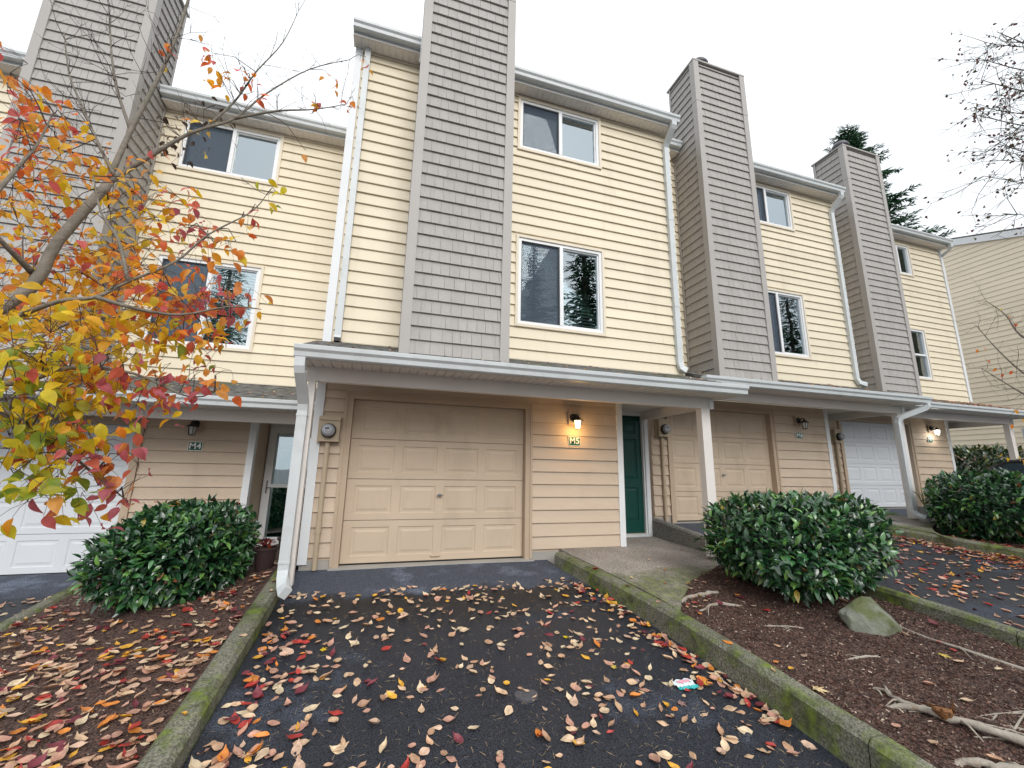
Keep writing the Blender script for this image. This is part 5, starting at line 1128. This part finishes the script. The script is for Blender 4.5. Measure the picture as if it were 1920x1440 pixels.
FT = [leaf_template(1, .56, .10, -.18, .9, 7), leaf_template(1, .52, -.08, .12, .4, 7), leaf_template(1, .60, .20, -.34, 1.2, 7), leaf_template(1, .40, .50, -.35, 1.0, 7)]
for k in range(4):
    v_, f_ = FT[k]; v_ = v_.copy(); v_[:, 0] -= .5; tw_ = (v_[:, 0])*(.45 if k % 2 else -.3)+.12*np.sin(v_[:, 0]*9+k); v_[:, 2] += v_[:, 1]*tw_; v_[:, 2] -= v_[:, 2].min(); FT[k] = (v_, f_)
MPT = maple_template()
TAN = [(.66, .46, .30), (.70, .52, .35), (.62, .42, .27), (.70, .56, .38), (.58, .36, .23), (.66, .45, .33), (.50, .30, .19)]
def fcol(red=.15, pink=.2):
    u = rng.random()
    if u < red*.4: c = (.44, .05, .04)
    elif u < red*.7: c = (.20, .04, .055)
    elif u < red: c = (.70, .25, .05)
    elif u < red+.07: c = (.74, .40, .05)
    elif u < red+.07+pink: c = (.54, .30, .22)
    else: c = TAN[rng.integers(len(TAN))]
    return np.array(c)*rng.uniform(.8, 1.15)
FL = []      # (matrix, colour, template, zone)
def put(x, y, zf, zone, red, size=(.048, .11), pink=.2, lift=.004, slope=(0, 0)):
    a = rng.uniform(0, 6.283); d = Vector((math.cos(a), math.sin(a), 0)); d.z = slope[1]*d.y+slope[0]*d.x+rng.normal()*.06
    nr = Vector((rng.normal()*.16-slope[0], rng.normal()*.16-slope[1], 1)); s = rng.uniform(*size)
    FL.append((frame((x, y, zf(x, y)+lift), d, nr, s), fcol(red, pink), int(rng.integers(4)), zone))
z5 = lambda x, y: dr5(y)
while len(FL) < 640:
    y = 2.2+3.0*rng.random()**.85; x = rng.uniform(-.86, 2.7)
    if x > lerp(y, XR5)-.03: continue
    put(x, y, z5, 'drive', .06, slope=(0, .125))
for _ in range(120):                                  # drift along the right kerb
    y = rng.uniform(2.5, 4.95); x = lerp(y, XR5)-.03-abs(rng.normal())*.11; put(x, y, z5, 'drive', .33, slope=(0, .125), lift=.004+.02*rng.random())
for _ in range(90):                                   # drift at the left kerb
    y = rng.uniform(2.9, 4.5); x = -.86+abs(rng.normal())*.22; put(x, y, z5, 'drive', .34, slope=(0, .125), lift=.004+.015*rng.random())
for _ in range(1700):                                  # left bed
    y = 2.6+3.5*rng.random()**1.25; x = rng.uniform(-3.4, -1.1)
    if (x+2.1)**2/.6+(y-5.8)**2/.45 < 1: continue
    if y > 4.6 and rng.random() < .5: continue
    put(x, y, bedL, 'left', .22, (.05, .11), lift=.012+.012*rng.random())
for _ in range(60): put(-3.0+rng.normal()*.35, 5.6+rng.normal()*.5, bedL, 'left', .2, lift=.015)
for _ in range(42):                                   # right bed
    y = rng.uniform(1.6, 4.4); x = rng.uniform(lerp(y, XR5)+.2, lerp(y, XL6)-.2); put(x, y, bedR, 'right', .25, lift=.014)
for _ in range(26): put(3.15+rng.normal()*.15, 4.0+rng.normal()*.12, bedR, 'right', .5, (.04, .07), lift=.014)
z6 = lambda x, y: dr6(y)
for _ in range(640):                                  # M6 drive
    y = rng.uniform(2.2, 5.6); x = rng.uniform(lerp(y, XL6)+.05, lerp(y, XR6)-.05); put(x, y, z6, 'm6', .30, (.06, .11), .45, slope=(0, .1))
for _ in range(420):
    y = rng.uniform(2.6, 5.4); x = lerp(y, XR6)-.04-abs(rng.normal())*.3; put(x, y, z6, 'm6', .32, (.06, .11), .45, lift=.004+.03*rng.random())
for _ in range(260): y = rng.uniform(2.8, 5.0); put(rng.uniform(lerp(y, XR6)+.2, lerp(y, XL7)-.2), y, bedR2, 'm6', .4, (.06, .11), .4, lift=.02)
for _ in range(60): y = rng.uniform(4, 6.8); put(rng.uniform(-6.8, -3.65), y, lambda x, yy: dr4(yy), 'm4', .15)
for _ in range(36): y = rng.uniform(5.0, 6.9); put(-3.66-abs(rng.normal())*.35, y, lambda x, yy: dr4(yy), 'm4', .15)
for x, y in ((3.15, 4.35), (3.45, 4.75), (3.5, 5.15), (4.3, 5.5), (4.35, 4.95), (4.15, 4.82), (3.0, 4.9), (2.9, 5.3), (4.0, 6.2)): put(x, y, lambda a, b: zw5(b), 'walk', .4, (.035, .06))
for y in (4.95, 5.2, 4.1, 3.2, 2.6): put(-.985+rng.normal()*.04, y, lambda a, b: dr5(b)+.125, 'walk', .2)
for y in (4.35, 3.9, 3.1, 2.7, 4.9): put(lerp(y, XR5)+.09, y, lambda a, b: zw5(b) if b > 3.6 else zw5(3.6)-.118*(3.6-b), 'walk', .5)
# roofs and bushes
def roofz(oy, dz, x0, x1, n_, red, sz=(.05, .08)):
    for _ in range(n_):
        y = rng.uniform(4.72, 5.8); x = rng.uniform(x0, x1); put(x, y+oy, lambda a, b: 1.253+dz+(b-oy-4.7)*.337+.016, 'roof', red, sz, .3, slope=(0, .34))
roofz(0, 0, -.9, 4.8, 70, .12, (.04, .065)); roofz(.82, .34, 4.9, 10.3, 90, .2, (.04, .065)); roofz(1.65, .47, 12.5, 16.2, 330, .35); roofz(1.88, -.33, -4.4, -1, 40, .2, (.04, .065))
def bushtop(c, rx, ry, zt, n_, sz):
    for _ in range(n_):
        a = rng.uniform(0, 6.28); q = rng.random()**.5*.85; put(c[0]+rx*q*math.cos(a), c[1]+ry*q*math.sin(a), lambda x, y: zt-.08*q*q, 'bush', .3, sz, .3, lift=.0)
bushtop((-2.1, 5.80), .65, .55, -.39, 22, (.05, .075)); bushtop((4.58, 3.88), .85, .7, -.21, 16, (.05, .075)); bushtop((10.30, 4.75), .95, .65, .07, 46, (.07, .11))
# the 300 that show largest are single leaves, the rest one mass
def near(q): return q[0][1, 3]**2+q[0][0, 3]**2
cand = sorted([q for q in FL if q[3] in ('drive', 'left', 'right')], key=near)[:300]; ids = set(id(q) for q in cand)
fm = [tmesh('fallen_leaf', *FT[k], 'fallen_o') for k in range(4)]
def cname(c):
    if c[0] > 2.2*c[1] and c[0] > 3*c[2]: return 'red' if c[1] < .1 and c[0] > .3 else ('orange' if c[0] > .4 else 'dark purple')
    if c[0] < .26 and c[1] < .08: return 'dark purple'
    return 'yellow' if c[2] < .06 else 'tan'
zn = {'drive': 'wet asphalt driveway before the M5 garage', 'left': 'mulch bed left of the driveway', 'right': 'mulch bed right of the driveway'}
for q in cand:
    o = bpy.data.objects.new('fallen_leaf', fm[q[2]]); COL.objects.link(o); o.matrix_world = Matrix(q[0].tolist()); o.color = (*q[1], 1)
    nm = cname(q[1]); tag(o, f'{nm} fallen dogwood leaf on the {zn[q[3]]}', 'leaf', f'{nm} fallen leaves on the {zn[q[3]]}')
for k in range(4):
    rest = [q for q in FL if id(q) not in ids and q[2] == k]
    if k == 0: allrest = []
    allrest.append(inst_mesh('leaf_litter', *FT[k], [q[0] for q in rest], [q[1] for q in rest], 'fallen'))
bm = bmesh.new()
for me in allrest: bm.from_mesh(me)
me = bpy.data.meshes.new('leaf_litter'); bm.to_mesh(me); bm.free(); me.materials.append(MT['fallen'])
tag(link('leaf_litter', me), 'scattered tan and red fallen leaves over beds, drives, roofs and bushes', 'leaves', None, 'stuff')
mm = tmesh('maple_leaf', *MPT, 'fallen_o')
for px, py, lb, c, s, zf in [(1325, 1196, 'yellow maple leaf with long stem lying alone on the driveway', (.68, .50, .02), .10, z5), (1150, 1255, 'pale yellow maple leaf near the middle of the driveway', (.64, .48, .10), .10, z5), (1058, 1196, 'bright yellow maple leaf right of the driveway centre', (.70, .52, .01), .09, z5),
                             (1318, 1283, 'yellow maple leaf just right of the turquoise wrapper', (.66, .42, .05), .10, z5), (604, 1222, 'golden maple leaf in the left driveway drift', (.70, .46, .02), .11, z5), (1185, 1084, 'cream maple leaf lying on the concrete walk', (.66, .52, .22), .10, lambda x, y: zw5(y)),
                             (1530, 1293, 'large cream maple leaf on the mulch beside the right kerb', (.66, .50, .27), .17, bedR), (1765, 1230, 'yellow maple leaf with red stem in the right mulch bed', (.68, .50, .10), .13, bedR), (1195, 1280, 'grey-brown maple leaf left of the turquoise wrapper', (.30, .22, .21), .10, z5), (1275, 1320, 'brown crumpled maple leaf below the wrapper', (.28, .17, .15), .12, z5)]:
    r = (px-960)*RT+(720-py)*UP+FPX*FW; t_ = .5
    for _ in range(400):
        p = r*t_/FPX
        if p.z < zf(p.x, p.y)+.006: break
        t_ += .02
    a = rng.uniform(0, 6.28); o = bpy.data.objects.new('maple_leaf', mm); COL.objects.link(o)
    o.matrix_world = Matrix(frame((p.x, p.y, zf(p.x, p.y)+.014), (math.cos(a), math.sin(a), .1*math.sin(a)), (0, -.1, 1), s).tolist()); o.color = (*c, 1); tag(o, lb, 'leaf')
# pine needles and crumbs on the drive
tvn = np.array([(-.5, -.02, 0), (.5, -.02, 0), (.5, .02, 0), (-.5, .02, 0), (0, 0, .03)]); tfn = [(0, 1, 4), (1, 2, 4), (2, 3, 4), (3, 0, 4)]
ms = []; cs = []
for _ in range(1500):
    y = 2.2+3.0*rng.random()**1.3; x = rng.uniform(-.85, 2.7)
    if x > lerp(y, XR5)-.03: continue
    a = rng.uniform(0, 6.28); ms.append(frame((x, y, dr5(y)+.008), (math.cos(a), math.sin(a), .125*math.sin(a)), (0, 0, 1), rng.uniform(.016, .045))); cs.append(np.array((.60, .44, .26))*rng.uniform(.5, 1.2))
tag(link('pine_needles', inst_mesh('pine_needles', tvn, tfn, ms, cs, 'fallen')), 'tiny tan needles and crumbs strewn over the driveway', 'needles', None, 'stuff')
